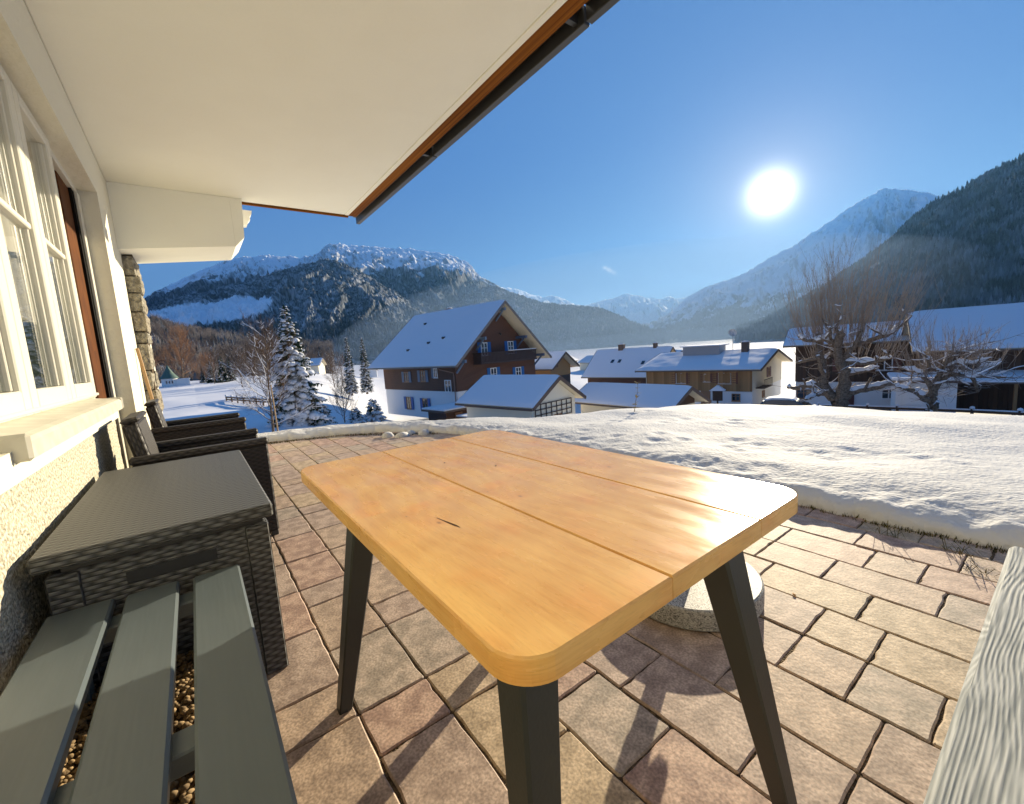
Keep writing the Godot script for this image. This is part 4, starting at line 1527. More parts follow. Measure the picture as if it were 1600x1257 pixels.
func chimney(o: Node3D, at: Vector3, w: float, h: float, m: Material) -> void:
	var mb := MB.new()
	mb.slab(at + Vector3(-w / 2, 0, -w / 2), at + Vector3(w / 2, h, w / 2), 0.02)
	var c := part(o, "chimney", mb, m)
	mb = MB.new()
	mb.slab(at + Vector3(-w * 0.62, h, -w * 0.62), at + Vector3(w * 0.62, h + 0.06, w * 0.62))
	part(c, "cap", mb, M.roof_edge)
	mb = MB.new()
	mb.dome(Transform3D(Basis().scaled(Vector3(w * 0.6, 0.2, w * 0.6)), at + Vector3(0, h + 0.061, 0)), 8, 3)
	part(c, "snow_cap", mb, M.snow_far)

func turn_of(az: float) -> float:
	return -deg_to_rad(az)

func build_village() -> void:
	var mb: MB
	# ---- brown chalet with blue shutters
	var a := thing("brown_house", "large brown house with white ground floor, blue shutters, gable balcony and snowy roof", "house", Vector3(22.43, -6.4, -40.16), turn_of(-9.2))
	var W := 13.0
	var L := 15.0
	bar_wall(a, "ground_floor", Vector3(0.06, 0, -L + 0.06), Vector3(W - 0.06, 3.25, -0.06), M.wall_white)
	gable_wall(a, "upper_wall", W, L, 3.252, 6.65, 12.35, M.siding_red)
	var rf := gable_roof(a, W, L, 6.12, 12.85, 1.25, 1.75, 0.17, mat(0.20, 0.17, 0.15, 0.7), 20)
	for q: Vector3 in [Vector3(0.8, 0, -9.9), Vector3(1.6, 0, -6.6), Vector3(2.1, 0, -4.3), Vector3(4.6, 0, -11.2)]:
		mb = MB.new()
		var yy := lerpf(6.12, 12.85, (q.x + 1.25) / (W * 0.5 + 1.25))
		mb.slab(Vector3(q.x - 0.16, yy, q.z - 0.22), Vector3(q.x + 0.16, yy + 0.32, q.z + 0.22), 0.03)
		part(rf, "roof_vent", mb, M.dark_metal)
	chimney(rf, Vector3(W * 0.5 + 0.9, 11.9, -9.5), 0.7, 1.25, M.roof_edge)
	# long wall
	for q: Array in [[9.6, 4.85, 1.0, 1.25, 3], [6.1, 4.95, 1.05, 1.3, 3], [3.55, 5.3, 0.75, 1.1, 1]]:
		wall_window(a, "x", q[0], q[1], q[2], q[3], M.window_wood if q[4] == 3 else M.window_white, M.blue_grey, true, q[4] == 3)
	wall_window(a, "x", 1.45, 3.85, 1.15, 1.35, M.window_white)
	wall_window(a, "x", 9.6, 1.65, 1.0, 1.5, M.window_wood, M.blue)
	wall_window(a, "x", 6.1, 1.65, 1.0, 1.35, M.window_wood, M.blue)
	mb = MB.new()
	mb.tube([Vector3(-1.1, 6.0, -1.4), Vector3(-1.1, 5.75, -1.4), Vector3(-0.12, 5.3, -0.25), Vector3(-0.1, 4.9, -0.2), Vector3(-0.1, 0.1, -0.2)], [0.06, 0.06, 0.06, 0.06, 0.06], 6)
	part(a, "downpipe", mb, mat(0.24, 0.15, 0.11, 0.5))
	# gable
	for q: Array in [[4.4, 7.6, 1.0, 1.5], [8.7, 7.6, 1.0, 1.5], [5.6, 4.55, 1.0, 1.7], [9.8, 4.5, 1.0, 1.3]]:
		wall_window(a, "z", q[0], q[1], q[2], q[3], M.window_white, M.blue)
	# balcony with upright boards
	mb = MB.new()
	mb.slab(Vector3(2.6, 5.95, 0.0), Vector3(11.9, 6.12, 1.35))
	var bal := part(a, "balcony", mb, M.balcony)
	mb = MB.new()
	mb.slab(Vector3(2.6, 7.15, 1.28), Vector3(11.9, 7.24, 1.42))
	mb.slab(Vector3(2.6, 7.15, 0.0), Vector3(2.72, 7.24, 1.28))
	mb.slab(Vector3(11.78, 7.15, 0.0), Vector3(11.9, 7.24, 1.28))
	part(bal, "rail", mb, M.balcony)
	for k in 44:
		mb = MB.new()
		var xx := 2.7 + k * 0.21
		mb.slab(Vector3(xx - 0.074, 6.12, 1.32), Vector3(xx + 0.074, 7.15, 1.36))
		part(bal, "baluster_board", mb, M.balcony)
	for k in 6:
		mb = MB.new()
		mb.slab(Vector3(2.62, 6.12, 0.1 + k * 0.21), Vector3(2.66, 7.15, 0.28 + k * 0.21))
		part(bal, "baluster_board", mb, M.balcony)
	mb = MB.new()
	mb.slab(Vector3(6.9, 7.242, 1.26), Vector3(11.9, 7.34, 1.44), 0.04)
	part(bal, "rail_snow", mb, M.snow_far)
	# purlin ends and struts under the gable overhang
	for q: Vector2 in [Vector2(0.15, 6.75), Vector2(3.2, 9.05), Vector2(6.5, 12.25), Vector2(9.8, 9.05), Vector2(12.85, 6.75)]:
		mb = MB.new()
		mb.slab(Vector3(q.x - 0.13, q.y - 0.45, 0.0), Vector3(q.x + 0.13, q.y - 0.12, 1.72), 0.02)
		mb.bar(Vector3(q.x, q.y - 1.5, 0.05), Vector3(q.x, q.y - 0.45, 1.25), 0.16, 0.16)
		part(a, "purlin_strut", mb, M.blue_grey if q.x < 9.0 else mat(0.07, 0.10, 0.16, 0.7))
	mb = MB.new()
	mb.tube([Vector3(6.9, 9.3, 0.0), Vector3(6.9, 9.3, 0.25), Vector3(6.9, 9.12, 0.32)], [0.05, 0.07, 0.13], 7)
	part(a, "wall_lamp", mb, M.dark_metal)

	# ---- lean-to shed between house and garage
	a = thing("brown_shed", "small brown shed with snowy flat roof between brown house and white garage", "shed", Vector3(18.0, -6.5, -34.6), turn_of(-9.2))
	bar_wall(a, "wall", Vector3(0, 0, -2.8), Vector3(3.4, 2.2, 0), M.siding_red)
	bar_wall(a, "roof", Vector3(-0.5, 2.202, -3.2), Vector3(3.9, 2.36, 0.5), M.roof_edge)
	bar_wall(a, "roof_snow", Vector3(-0.48, 2.363, -3.18), Vector3(3.88, 2.52, 0.48), M.snow_far, 0.06)
	bar_wall(a, "door", Vector3(1.0, 0, 0.002), Vector3(1.9, 2.0, 0.05), M.window_wood)
	bar_wall(a, "side_roof", Vector3(0.6, 1.62, 0.6), Vector3(4.6, 1.74, 2.4), M.roof_edge)
	bar_wall(a, "side_snow", Vector3(0.62, 1.743, 0.62), Vector3(4.58, 1.88, 2.38), M.snow_far, 0.05)
	for xx: float in [0.7, 4.5]:
		bar_wall(a, "post", Vector3(xx - 0.06, 0, 2.2), Vector3(xx + 0.06, 1.618, 2.32), M.roof_edge)
	bar_wall(a, "wood_stack", Vector3(1.0, 0, 0.8), Vector3(4.2, 1.2, 1.8), M.board_dark[0], 0.05)

	# ---- white garage with trellis
	a = thing("trellis_garage", "white garage with snowy gable roof and dark trellis on its gable", "garage", Vector3(18.91, -5.4, -23.29), turn_of(-9.2))
	W = 5.2
	L = 7.2
	gable_wall(a, "wall", W, L, 0.0, 2.45, 4.05, M.wall_cream)
	gable_roof(a, W, L, 2.32, 4.22, 0.6, 0.62, 0.13, M.roof_edge)
	mb = MB.new()
	for k in 8:
		mb.bar(Vector3(0.3 + k * 0.62, 1.2, 0.06), Vector3(0.3 + k * 0.62, 2.35, 0.06), 0.07, 0.03, Vector3.BACK)
	var tr := part(a, "trellis", mb, M.balcony)
	mb = MB.new()
	for k in 4:
		mb.bar(Vector3(0.3, 1.2 + k * 0.383, 0.085), Vector3(4.64, 1.2 + k * 0.383, 0.085), 0.03, 0.07)
	part(tr, "trellis_rails", mb, M.balcony)
	wall_window(a, "z", 2.9, 1.0, 1.0, 0.7, M.window_wood)
	bar_wall(a, "eaves_beam", Vector3(-0.25, 2.0, -L), Vector3(-0.02, 2.2, 0.2), M.roof_edge)

	# ---- second garage
	a = thing("long_garage", "low white outbuilding with long snowy roof and dark gable in front of the planked chalet", "garage", Vector3(29.9, -6.6, -20.04), turn_of(0.0))
	W = 4.6
	L = 9.2
	gable_wall(a, "wall", W, L, 0.0, 2.25, 3.5, M.wall_cream)
	gable_roof(a, W, L, 2.14, 3.62, 0.6, 1.1, 0.13, M.roof_edge)
	mb = MB.new()
	for k in range(0, 22):
		var xx := 0.1 + k * 0.2
		var top := lerpf(2.3, 3.5, 1.0 - absf(xx - W * 0.5) / (W * 0.5))
		mb.slab(Vector3(xx, 2.0, 0.0), Vector3(xx + 0.19, top, 0.05))
	part(a, "gable_boarding", mb, M.board_dark[0])
	mb = MB.new()
	mb.tube([Vector3(W + 0.5, 2.0, 0.6), Vector3(W + 0.1, 1.7, 0.12), Vector3(W + 0.1, 0.0, 0.12)], [0.05, 0.05, 0.05], 6)
	part(a, "downpipe", mb, M.roof_edge)
	# flat snowy annex right of it
	bar_wall(a, "annex", Vector3(W + 0.4, 0, -4.2), Vector3(W + 2.4, 1.95, -0.8), M.wall_white)
	bar_wall(a, "annex_snow", Vector3(W + 0.1, 1.952, -4.5), Vector3(W + 2.7, 2.2, -0.5), M.snow_far, 0.08)

	# ---- planked chalet
	a = thing("planked_chalet", "chalet with upright brown planks over a white ground floor, red-brown shutters and half sunlit roof", "house", Vector3(49.38, -7.3, -21.86), turn_of(-9.0))
	W = 13.0
	L = 12.6
	bar_wall(a, "ground_floor", Vector3(0.05, 0, -L + 0.05), Vector3(W - 0.05, 1.95, -0.05), M.wall_white)
	gable_wall(a, "upper_wall", W, L, 1.952, 4.50, 6.08, M.wall_cream)
	rf = gable_roof(a, W, L, 4.40, 6.22, 0.95, 1.0, 0.13, M.roof_edge)
	for k in 53:
		mb = MB.new()
		mb.slab(Vector3(-0.05 - 0.012 * (k % 3), 1.85, -0.02 - (k + 1) * 0.2355), Vector3(-0.002, 4.42, -0.03 - k * 0.2355))
		part(a, "plank", mb, M.board[(k * 7 + k / 3) % 4])
	wall_window(a, "x", 8.0, 3.35, 1.2, 1.25, M.window_white, M.shutter_brown)
	wall_window(a, "x", 4.9, 3.4, 0.75, 0.95, M.window_white, M.shutter_brown)
	wall_window(a, "x", 2.9, 3.35, 1.4, 1.25, M.window_white, M.shutter_brown)
	wall_window(a, "x", 1.7, 1.15, 0.9, 0.85, M.window_wood)
	mb = MB.new()
	mb.slab(Vector3(-0.03, 0.0, -5.6), Vector3(0.02, 1.9, -4.5), 0.01)
	part(a, "door", mb, M.window_wood)
	wall_window(a, "z", 6.6, 3.5, 0.9, 1.15, M.window_wood, M.shutter_brown)
	wall_window(a, "z", 4.4, 1.1, 0.9, 0.8, M.window_wood)
	mb = MB.new()
	mb.slab(Vector3(1.2, 2.05, 0.0), Vector3(4.6, 2.15, 0.9))
	for k in 8:
		mb.slab(Vector3(1.22 + k * 0.47, 2.15, 0.84), Vector3(1.30 + k * 0.47, 3.0, 0.88))
	mb.slab(Vector3(1.2, 3.0, 0.82), Vector3(4.6, 3.07, 0.9))
	part(a, "balcony", mb, M.balcony)
	chimney(rf, Vector3(W * 0.5 - 0.9, 5.9, -2.3), 0.75, 1.3, M.roof_edge)
	# flat solar dormer on the ridge
	mb = MB.new()
	mb.slab(Vector3(4.6, 5.5, -9.6), Vector3(7.0, 7.0, -5.0), 0.04)
	var dm := part(rf, "dormer", mb, M.steel)
	mb = MB.new()
	mb.slab(Vector3(4.3, 7.002, -9.9), Vector3(7.5, 7.15, -4.7), 0.05)
	part(dm, "dormer_snow", mb, M.snow_far)
	mb = MB.new()
	mb.tube([Vector3(W * 0.5, 6.2, -4.0), Vector3(W * 0.5, 8.7, -4.0)], [0.035, 0.025], 5)
	var mast := part(rf, "antenna_mast", mb, M.steel)
	mb = MB.new()
	mb.dome(Transform3D(Basis(Vector3.FORWARD, 1.2).scaled(Vector3(0.5, 0.5, 0.5)) * Basis().scaled(Vector3(1, 0.3, 1)), Vector3(W * 0.5 - 0.1, 8.5, -4.0)), 12, 3)
	part(mast, "dish", mb, M.window_white)

	# ---- small wood gabled hut between the houses
	a = thing("wooden_hut", "small light wooden hut with gable roof right of the brown house", "hut", Vector3(39.6, -6.8, -44.2), turn_of(-12.0))
	W = 5.0
	L = 6.0
	bar_wall(a, "base_wall", Vector3(0.05, 0, -L + 0.05), Vector3(W - 0.05, 3.6, -0.05), M.balcony)
	gable_wall(a, "wall", W, L, 3.6, 5.0, 6.6, M.board[2])
	gable_roof(a, W, L, 4.75, 6.9, 0.9, 1.0, 0.15, M.roof_edge)
	wall_window(a, "z", 1.6, 5.1, 0.6, 0.7, M.window_wood)

	# ---- big snowy roof farther back
	a = thing("far_roof_house", "house far back seen as a broad blue-shaded snowy roof with skylights and chimneys", "house", Vector3(58.5, -8.8, -40.5), turn_of(-8.0))
	W = 9.0
	L = 13.0
	gable_wall(a, "wall", W, L, 0.0, 4.3, 8.2, M.siding_red)
	rf = gable_roof(a, W, L, 3.9, 8.4, 0.8, 0.8, 0.16, M.roof_edge)
	for q: Vector2 in [Vector2(2.0, -9.0), Vector2(2.0, -7.6), Vector2(1.6, -3.0)]:
		mb = MB.new()
		var yy := lerpf(3.9, 8.4, (q.x + 0.8) / (W * 0.5 + 0.8))
		mb.box(Transform3D(Basis(Vector3.BACK, 0.70), Vector3(q.x, yy + 0.16, q.y)), Vector3(0.8, 0.12, 0.55))
		part(rf, "skylight", mb, M.dark_pane)
	chimney(rf, Vector3(W * 0.5, 8.0, -8.6), 0.9, 1.2, M.roof_edge)
	chimney(rf, Vector3(W * 0.5, 8.0, -2.2), 0.6, 1.1, M.roof_edge)

	# ---- timber house behind the big pollard tree
	a = thing("timber_house", "dark timber house with white ground floor behind the large bare tree", "house", Vector3(54.0, -7.2, -9.4), turn_of(-15.0))
	W = 8.0
	L = 9.4
	bar_wall(a, "ground_floor", Vector3(0.05, 0, -L + 0.05), Vector3(W - 0.05, 2.75, -0.05), M.wall_white)
	gable_wall(a, "upper_wall", W, L, 2.752, 6.8, 8.1, M.board_dark[1])
	gable_roof(a, W, L, 6.62, 8.3, 0.9, 1.0, 0.16, M.roof_edge)
	for k in 37:
		mb = MB.new()
		mb.slab(Vector3(-0.04 - 0.01 * (k % 2), 2.7, -0.02 - (k + 1) * 0.248), Vector3(-0.002, 6.7, -0.03 - k * 0.248))
		part(a, "plank", mb, M.board_dark[(k * 5 + k / 4) % 3])
	wall_window(a, "x", 1.8, 1.5, 1.1, 1.0, M.window_white)
	wall_window(a, "x", 5.0, 4.4, 1.2, 1.2, M.window_white, M.shutter_brown)
	wall_window(a, "x", 8.6, 1.4, 1.3, 1.0, M.window_wood)
	wall_window(a, "x", 2.2, 4.4, 1.2, 1.2, M.window_white, M.shutter_brown)
	mb = MB.new()
	mb.slab(Vector3(-0.05, 0, -5.6), Vector3(0.02, 2.1, -4.4))
	part(a, "door", mb, M.shutter_brown)

	# ---- barn at the right edge
	a = thing("dark_barn", "long dark wooden barn with wide snowy roof, chimney and open lean-to at the right edge", "barn", Vector3(50.5, -5.9, 11.8), turn_of(-15.0))
	W = 10.4
	L = 19.6
	gable_wall(a, "wall", W, L, 0.0, 4.9, 7.5, M.board_dark[1])
	rf = gable_roof(a, W, L, 4.72, 7.7, 0.9, 1.0, 0.18, M.roof_edge)
	for k in 80:
		mb = MB.new()
		mb.slab(Vector3(-0.04 - 0.012 * (k % 2), 0.0, -0.02 - (k + 1) * 0.241), Vector3(-0.002, 4.75, -0.03 - k * 0.241))
		part(a, "plank", mb, M.board_dark[(k * 5 + k / 4) % 3])
	chimney(rf, Vector3(2.6, 6.2, -12.4), 0.75, 1.5, M.board_dark[2])
	mb = MB.new()
	mb.hexa([Vector3(-3.2, 2.45, -L), Vector3(-0.06, 2.85, -L), Vector3(-0.06, 2.85, 0), Vector3(-3.2, 2.45, 0), Vector3(-3.2, 2.57, -L), Vector3(-0.06, 2.97, -L), Vector3(-0.06, 2.97, 0), Vector3(-3.2, 2.57, 0)])
	var lean := part(a, "lean_to_roof", mb, M.roof_edge)
	mb = MB.new()
	mb.hexa([Vector3(-3.22, 2.573, -L), Vector3(-0.06, 2.973, -L), Vector3(-0.06, 2.973, 0), Vector3(-3.22, 2.573, 0), Vector3(-3.15, 2.70, -L + 0.05), Vector3(-0.06, 3.12, -L + 0.05), Vector3(-0.06, 3.12, 0), Vector3(-3.15, 2.70, 0)])
	part(lean, "lean_to_snow", mb, M.snow_far)
	for k in 7:
		mb = MB.new()
		mb.slab(Vector3(-3.1, 0, -0.3 - k * 3.1), Vector3(-2.94, 2.45, -0.14 - k * 3.1))
		part(lean, "post", mb, M.board[0])

	# white garage block left of the barn
	a = thing("white_garage", "small white garage with pale panel door behind the smaller pollard tree", "garage", Vector3(42.6, -5.9, -5.2), turn_of(-15.0))
	bar_wall(a, "wall", Vector3(0, 0, -3.2), Vector3(4.5, 2.55, 0), M.wall_white)
	bar_wall(a, "roof", Vector3(-0.3, 2.552, -3.5), Vector3(4.8, 2.7, 0.3), M.roof_edge)
	bar_wall(a, "roof_snow", Vector3(-0.3, 2.703, -3.5), Vector3(4.8, 2.95, 0.3), M.snow_far, 0.09)
	for k in 5:
		bar_wall(a, "door_panel", Vector3(-0.05, 0.05 + k * 0.43, -2.8), Vector3(-0.002, 0.46 + k * 0.43, -0.4), M.window_white, 0.01)

	# ---- chapel with green roof on the left
	a = thing("white_chapel", "small white chapel with pointed green roof at the top of the snow field", "chapel", Vector3(-5.2, -3.4, -150.0), 0.0)
	a.scale = Vector3.ONE * 0.85
	mb = MB.new()
	var prof: Array[Vector2] = [Vector2(2.1, 0.0), Vector2(2.1, 3.0)]
	lathe(mb, prof, 8)
	part(a, "round_wall", mb, M.wall_white, Transform3D(Basis(), Vector3(0, 0, 0)))
	mb = MB.new()
	prof = [Vector2(2.6, 2.9), Vector2(1.35, 4.6), Vector2(0.5, 6.2), Vector2(0.0, 7.4)]
	lathe(mb, prof, 8)
	part(a, "roof", mb, M.green_roof)
	bar_wall(a, "nave", Vector3(1.6, 0, -2.0), Vector3(5.2, 2.3, 1.4), M.wall_white)
	bar_wall(a, "nave_snow", Vector3(1.7, 2.302, -2.2), Vector3(5.4, 2.6, 1.6), M.snow_far, 0.1)
	for k in 3:
		bar_wall(a, "window", Vector3(-0.9 + k * 0.75, 1.3, 1.9), Vector3(-0.6 + k * 0.75, 2.2, 2.12), M.dark_pane)

	# ---- distant small houses in the hazy valley
	var rng := RandomNumberGenerator.new()
	rng.seed = 71
	var words := ["leftmost", "second", "third", "fourth", "fifth", "sixth", "rightmost"]
	for k in 7:
		var az: float = [40.5, 43.0, 47.5, 53.0, 57.5, 12.5, 17.5][k]
		var d: float = [170.0, 240.0, 190.0, 260.0, 210.0, 190.0, 240.0][k]
		var at := Vector3(sin(deg_to_rad(az)) * d, 0, -cos(deg_to_rad(az)) * d)
		at.y = ground_height(at.x, at.z) - 0.3
		a = thing("far_house", ["tiny snowy house just right of the brown house gable, far in the valley", "tiny farmhouse in the haze above the wooden hut", "tiny farmhouse in the haze beyond the big snowy roof", "tiny farmhouse in the mist left of the chalet's dormer", "tiny farmhouse in the mist right of the chalet's dormer", "tiny white house between the spruce and the bare tree", "tiny white house left of the twin slim spruces"][k], "house", at, turn_of([-20.0, 60.0, 15.0, -35.0, 40.0, -60.0, 20.0][k]), "far farmhouses in the valley")
		W = rng.randf_range(7.0, 9.0)
		L = rng.randf_range(9.0, 13.0)
		gable_wall(a, "wall", W, L, 0.0, 4.0, 6.3, [M.wall_white, M.siding_red, M.wall_cream][k % 3])
		gable_roof(a, W, L, 3.8, 6.5, 0.8, 0.8, 0.3)
	# ---- parked car
	a = thing("parked_car", "dark parked car with snow on its roof, half hidden behind the snow lawn", "car", Vector3(32.7, -5.1, -11.8), turn_of(-14.0))
	build_car(a)
	# ---- roofed notice board by the chalet
	a = thing("notice_box", "small roofed wooden notice box on a post in front of the planked chalet", "notice board", Vector3(46.3, -7.1, -24.2), turn_of(-20.0))
	bar_wall(a, "post", Vector3(-0.08, 0, -0.08), Vector3(0.08, 1.0, 0.08), M.board_dark[0])
	bar_wall(a, "case", Vector3(-0.12, 0.9, -0.5), Vector3(0.12, 2.1, 0.5), M.board_dark[0], 0.02)
	mb = MB.new()
	mb.hexa([Vector3(-0.5, 2.05, -0.8), Vector3(0.5, 2.05, -0.8), Vector3(0.5, 2.05, 0.8), Vector3(-0.5, 2.05, 0.8), Vector3(-0.3, 2.6, -0.1), Vector3(0.3, 2.6, -0.1), Vector3(0.3, 2.6, 0.1), Vector3(-0.3, 2.6, 0.1)])
	part(a, "roof_snow", mb, M.snow_far)
	# ---- fences
	fence("low dark rail fence with snow on top in front of barn and timber house", Vector3(44.5, 0, -14.0), Vector3(35.0, 0, 2.0), 9, 0.9, M.board_dark[0])
	fence("short snow capped paling fence at the foot of the left snow field", Vector3(3.0, 0, -64.0), Vector3(7.6, 0, -46.0), 11, 0.5, M.board[0])

func fence(label: String, p: Vector3, q: Vector3, posts: int, h: float, m: Material) -> void:
	p.y = ground_height(p.x, p.z)
	var f := thing("fence", label, "fence", p)
	var prev := Vector3.ZERO
	for k in posts:
		var w := p.lerp(q, float(k) / (posts - 1))
		var l := w - p
		l.y = ground_height(w.x, w.z) - p.y
		var mb := MB.new()
		mb.slab(l + Vector3(-0.07, -0.4, -0.07), l + Vector3(0.07, h + 0.15, 0.07))
		part(f, "post", mb, m)
		mb = MB.new()
		mb.dome(Transform3D(Basis().scaled(Vector3(0.14, 0.16, 0.14)), l + Vector3(0, h + 0.15, 0)), 7, 2)
		part(f, "snow_cap", mb, M.snow_far)
		if k > 0:
			for s in 2:
				mb = MB.new()
				var yy := h * (0.45 + 0.5 * s)
				mb.bar(prev + Vector3(0, yy, 0), l + Vector3(0, yy, 0), 0.05, 0.16)
				part(f, "rail", mb, m)
				if s == 1:
					mb = MB.new()
					mb.bar(prev + Vector3(0, yy + 0.12, 0), l + Vector3(0, yy + 0.12, 0), 0.10, 0.08, Vector3.UP, 0.02)
					part(f, "rail_snow", mb, M.snow_far)
		prev = l

func build_car(o: Node3D) -> void:
	# side profile along z (front at +z), extruded across x
	var low: Array[Vector2] = [Vector2(-2.15, 0.35), Vector2(2.1, 0.3), Vector2(2.2, 0.55), Vector2(2.12, 0.78), Vector2(1.0, 0.98), Vector2(-1.9, 1.02), Vector2(-2.2, 0.85)]
	var cab: Array[Vector2] = [Vector2(-2.0, 1.02), Vector2(1.05, 0.98), Vector2(0.25, 1.42), Vector2(-0.2, 1.5), Vector2(-1.2, 1.5), Vector2(-1.75, 1.36)]
	part(o, "body", extrude_yz(low, -0.88, 0.88, 0.06), M.car_paint)
	var cb := part(o, "cabin", extrude_yz(cab, -0.80, 0.80, 0.14), M.car_paint)
	for s: float in [-1.0, 1.0]:
		for pts: Array in [[Vector2(0.05, 1.38), Vector2(0.75, 1.06), Vector2(-0.4, 1.08), Vector2(-0.4, 1.42)], [Vector2(-0.48, 1.42), Vector2(-0.48, 1.08), Vector2(-1.75, 1.10), Vector2(-1.5, 1.36)]]:
			var mb := MB.new()
			var q := []
			for p: Vector2 in pts:
				q.append(Vector3(s * (0.815 - (p.y - 1.02) * 0.26), p.y, p.x))
			mb.quad_out(q[0], q[1], q[2], q[3], Vector3.ZERO)
			part(cb, "side_window", mb, M.dark_pane)
	var ws := MB.new()
	ws.quad_out(Vector3(-0.70, 1.04, 1.0), Vector3(0.70, 1.04, 1.0), Vector3(0.60, 1.40, 0.33), Vector3(-0.60, 1.40, 0.33), Vector3(0, 0.9, 0))
	part(cb, "windscreen", ws, M.dark_pane)
	var sn := MB.new()
	var rs: Array[Vector2] = [Vector2(0.2, 1.46), Vector2(0.05, 1.57), Vector2(-0.5, 1.62), Vector2(-1.2, 1.61), Vector2(-1.6, 1.52), Vector2(-1.7, 1.42)]
	sn = extrude_yz(rs, -0.62, 0.62, 0.06)
	part(o, "roof_snow", sn, M.snow_far)
	var hs: Array[Vector2] = [Vector2(2.0, 0.83), Vector2(1.95, 0.90), Vector2(1.15, 1.04), Vector2(1.05, 1.0)]
	part(o, "bonnet_snow", extrude_yz(hs, -0.7, 0.7, 0.04), M.snow_far)
	for s: float in [-1.0, 1.0]:
		for zz: float in [-1.35, 1.35]:
			var mb := MB.new()
			mb.tube([Vector3(s * 0.70, 0.33, zz), Vector3(s * 0.89, 0.33, zz)], [0.33, 0.33], 16)
			var wh := part(o, "wheel", mb, M.tyre)
			mb = MB.new()
			mb.tube([Vector3(s * 0.88, 0.33, zz), Vector3(s * 0.90, 0.33, zz)], [0.2, 0.2], 12)
			part(wh, "rim", mb, M.steel)
		var lm := MB.new()
		lm.slab(Vector3(s * 0.62 - 0.16, 0.62, 2.10), Vector3(s * 0.62 + 0.16, 0.74, 2.19), 0.03)
		part(o, "headlight", lm, M.window_white)
		var mir := MB.new()
		mir.slab(Vector3(s * 0.98 - 0.09, 1.0, 0.72), Vector3(s * 0.98 + 0.09, 1.14, 0.82), 0.03)
		part(o, "mirror", mir, M.car_paint)

func extrude_yz(prof: Array[Vector2], x0: float, x1: float, bev: float) -> MB:
	var mb := MB.new()
	var c := Vector2.ZERO
	for p in prof:
		c += p / prof.size()
	var mid := Vector3((x0 + x1) * 0.5, c.y, c.x)
	var m := prof.size()
	for s: float in [-1.0, 1.0]:
		var x := x0 if s < 0.0 else x1
		for k in range(1, m - 1):
			var q := []
			for p: Vector2 in [prof[0], prof[k], prof[k + 1]]:
				var w := c + (p - c) * (1.0 - bev)
				q.append(Vector3(x, w.y, w.x))
			mb.tri_out(q[0], q[1], q[2], mid)
		for k in m:
			var a := prof[k]
			var b := prof[(k + 1) % m]
			var ai := c + (a - c) * (1.0 - bev)
			var bi := c + (b - c) * (1.0 - bev)
			var xi := x - s * bev
			mb.quad_out(Vector3(x, ai.y, ai.x), Vector3(x, bi.y, bi.x), Vector3(xi, b.y, b.x), Vector3(xi, a.y, a.x), mid)
			if s < 0.0:
				mb.quad_out(Vector3(xi, a.y, a.x), Vector3(xi, b.y, b.x), Vector3(x1 - bev, b.y, b.x), Vector3(x1 - bev, a.y, a.x), mid)
	return mb

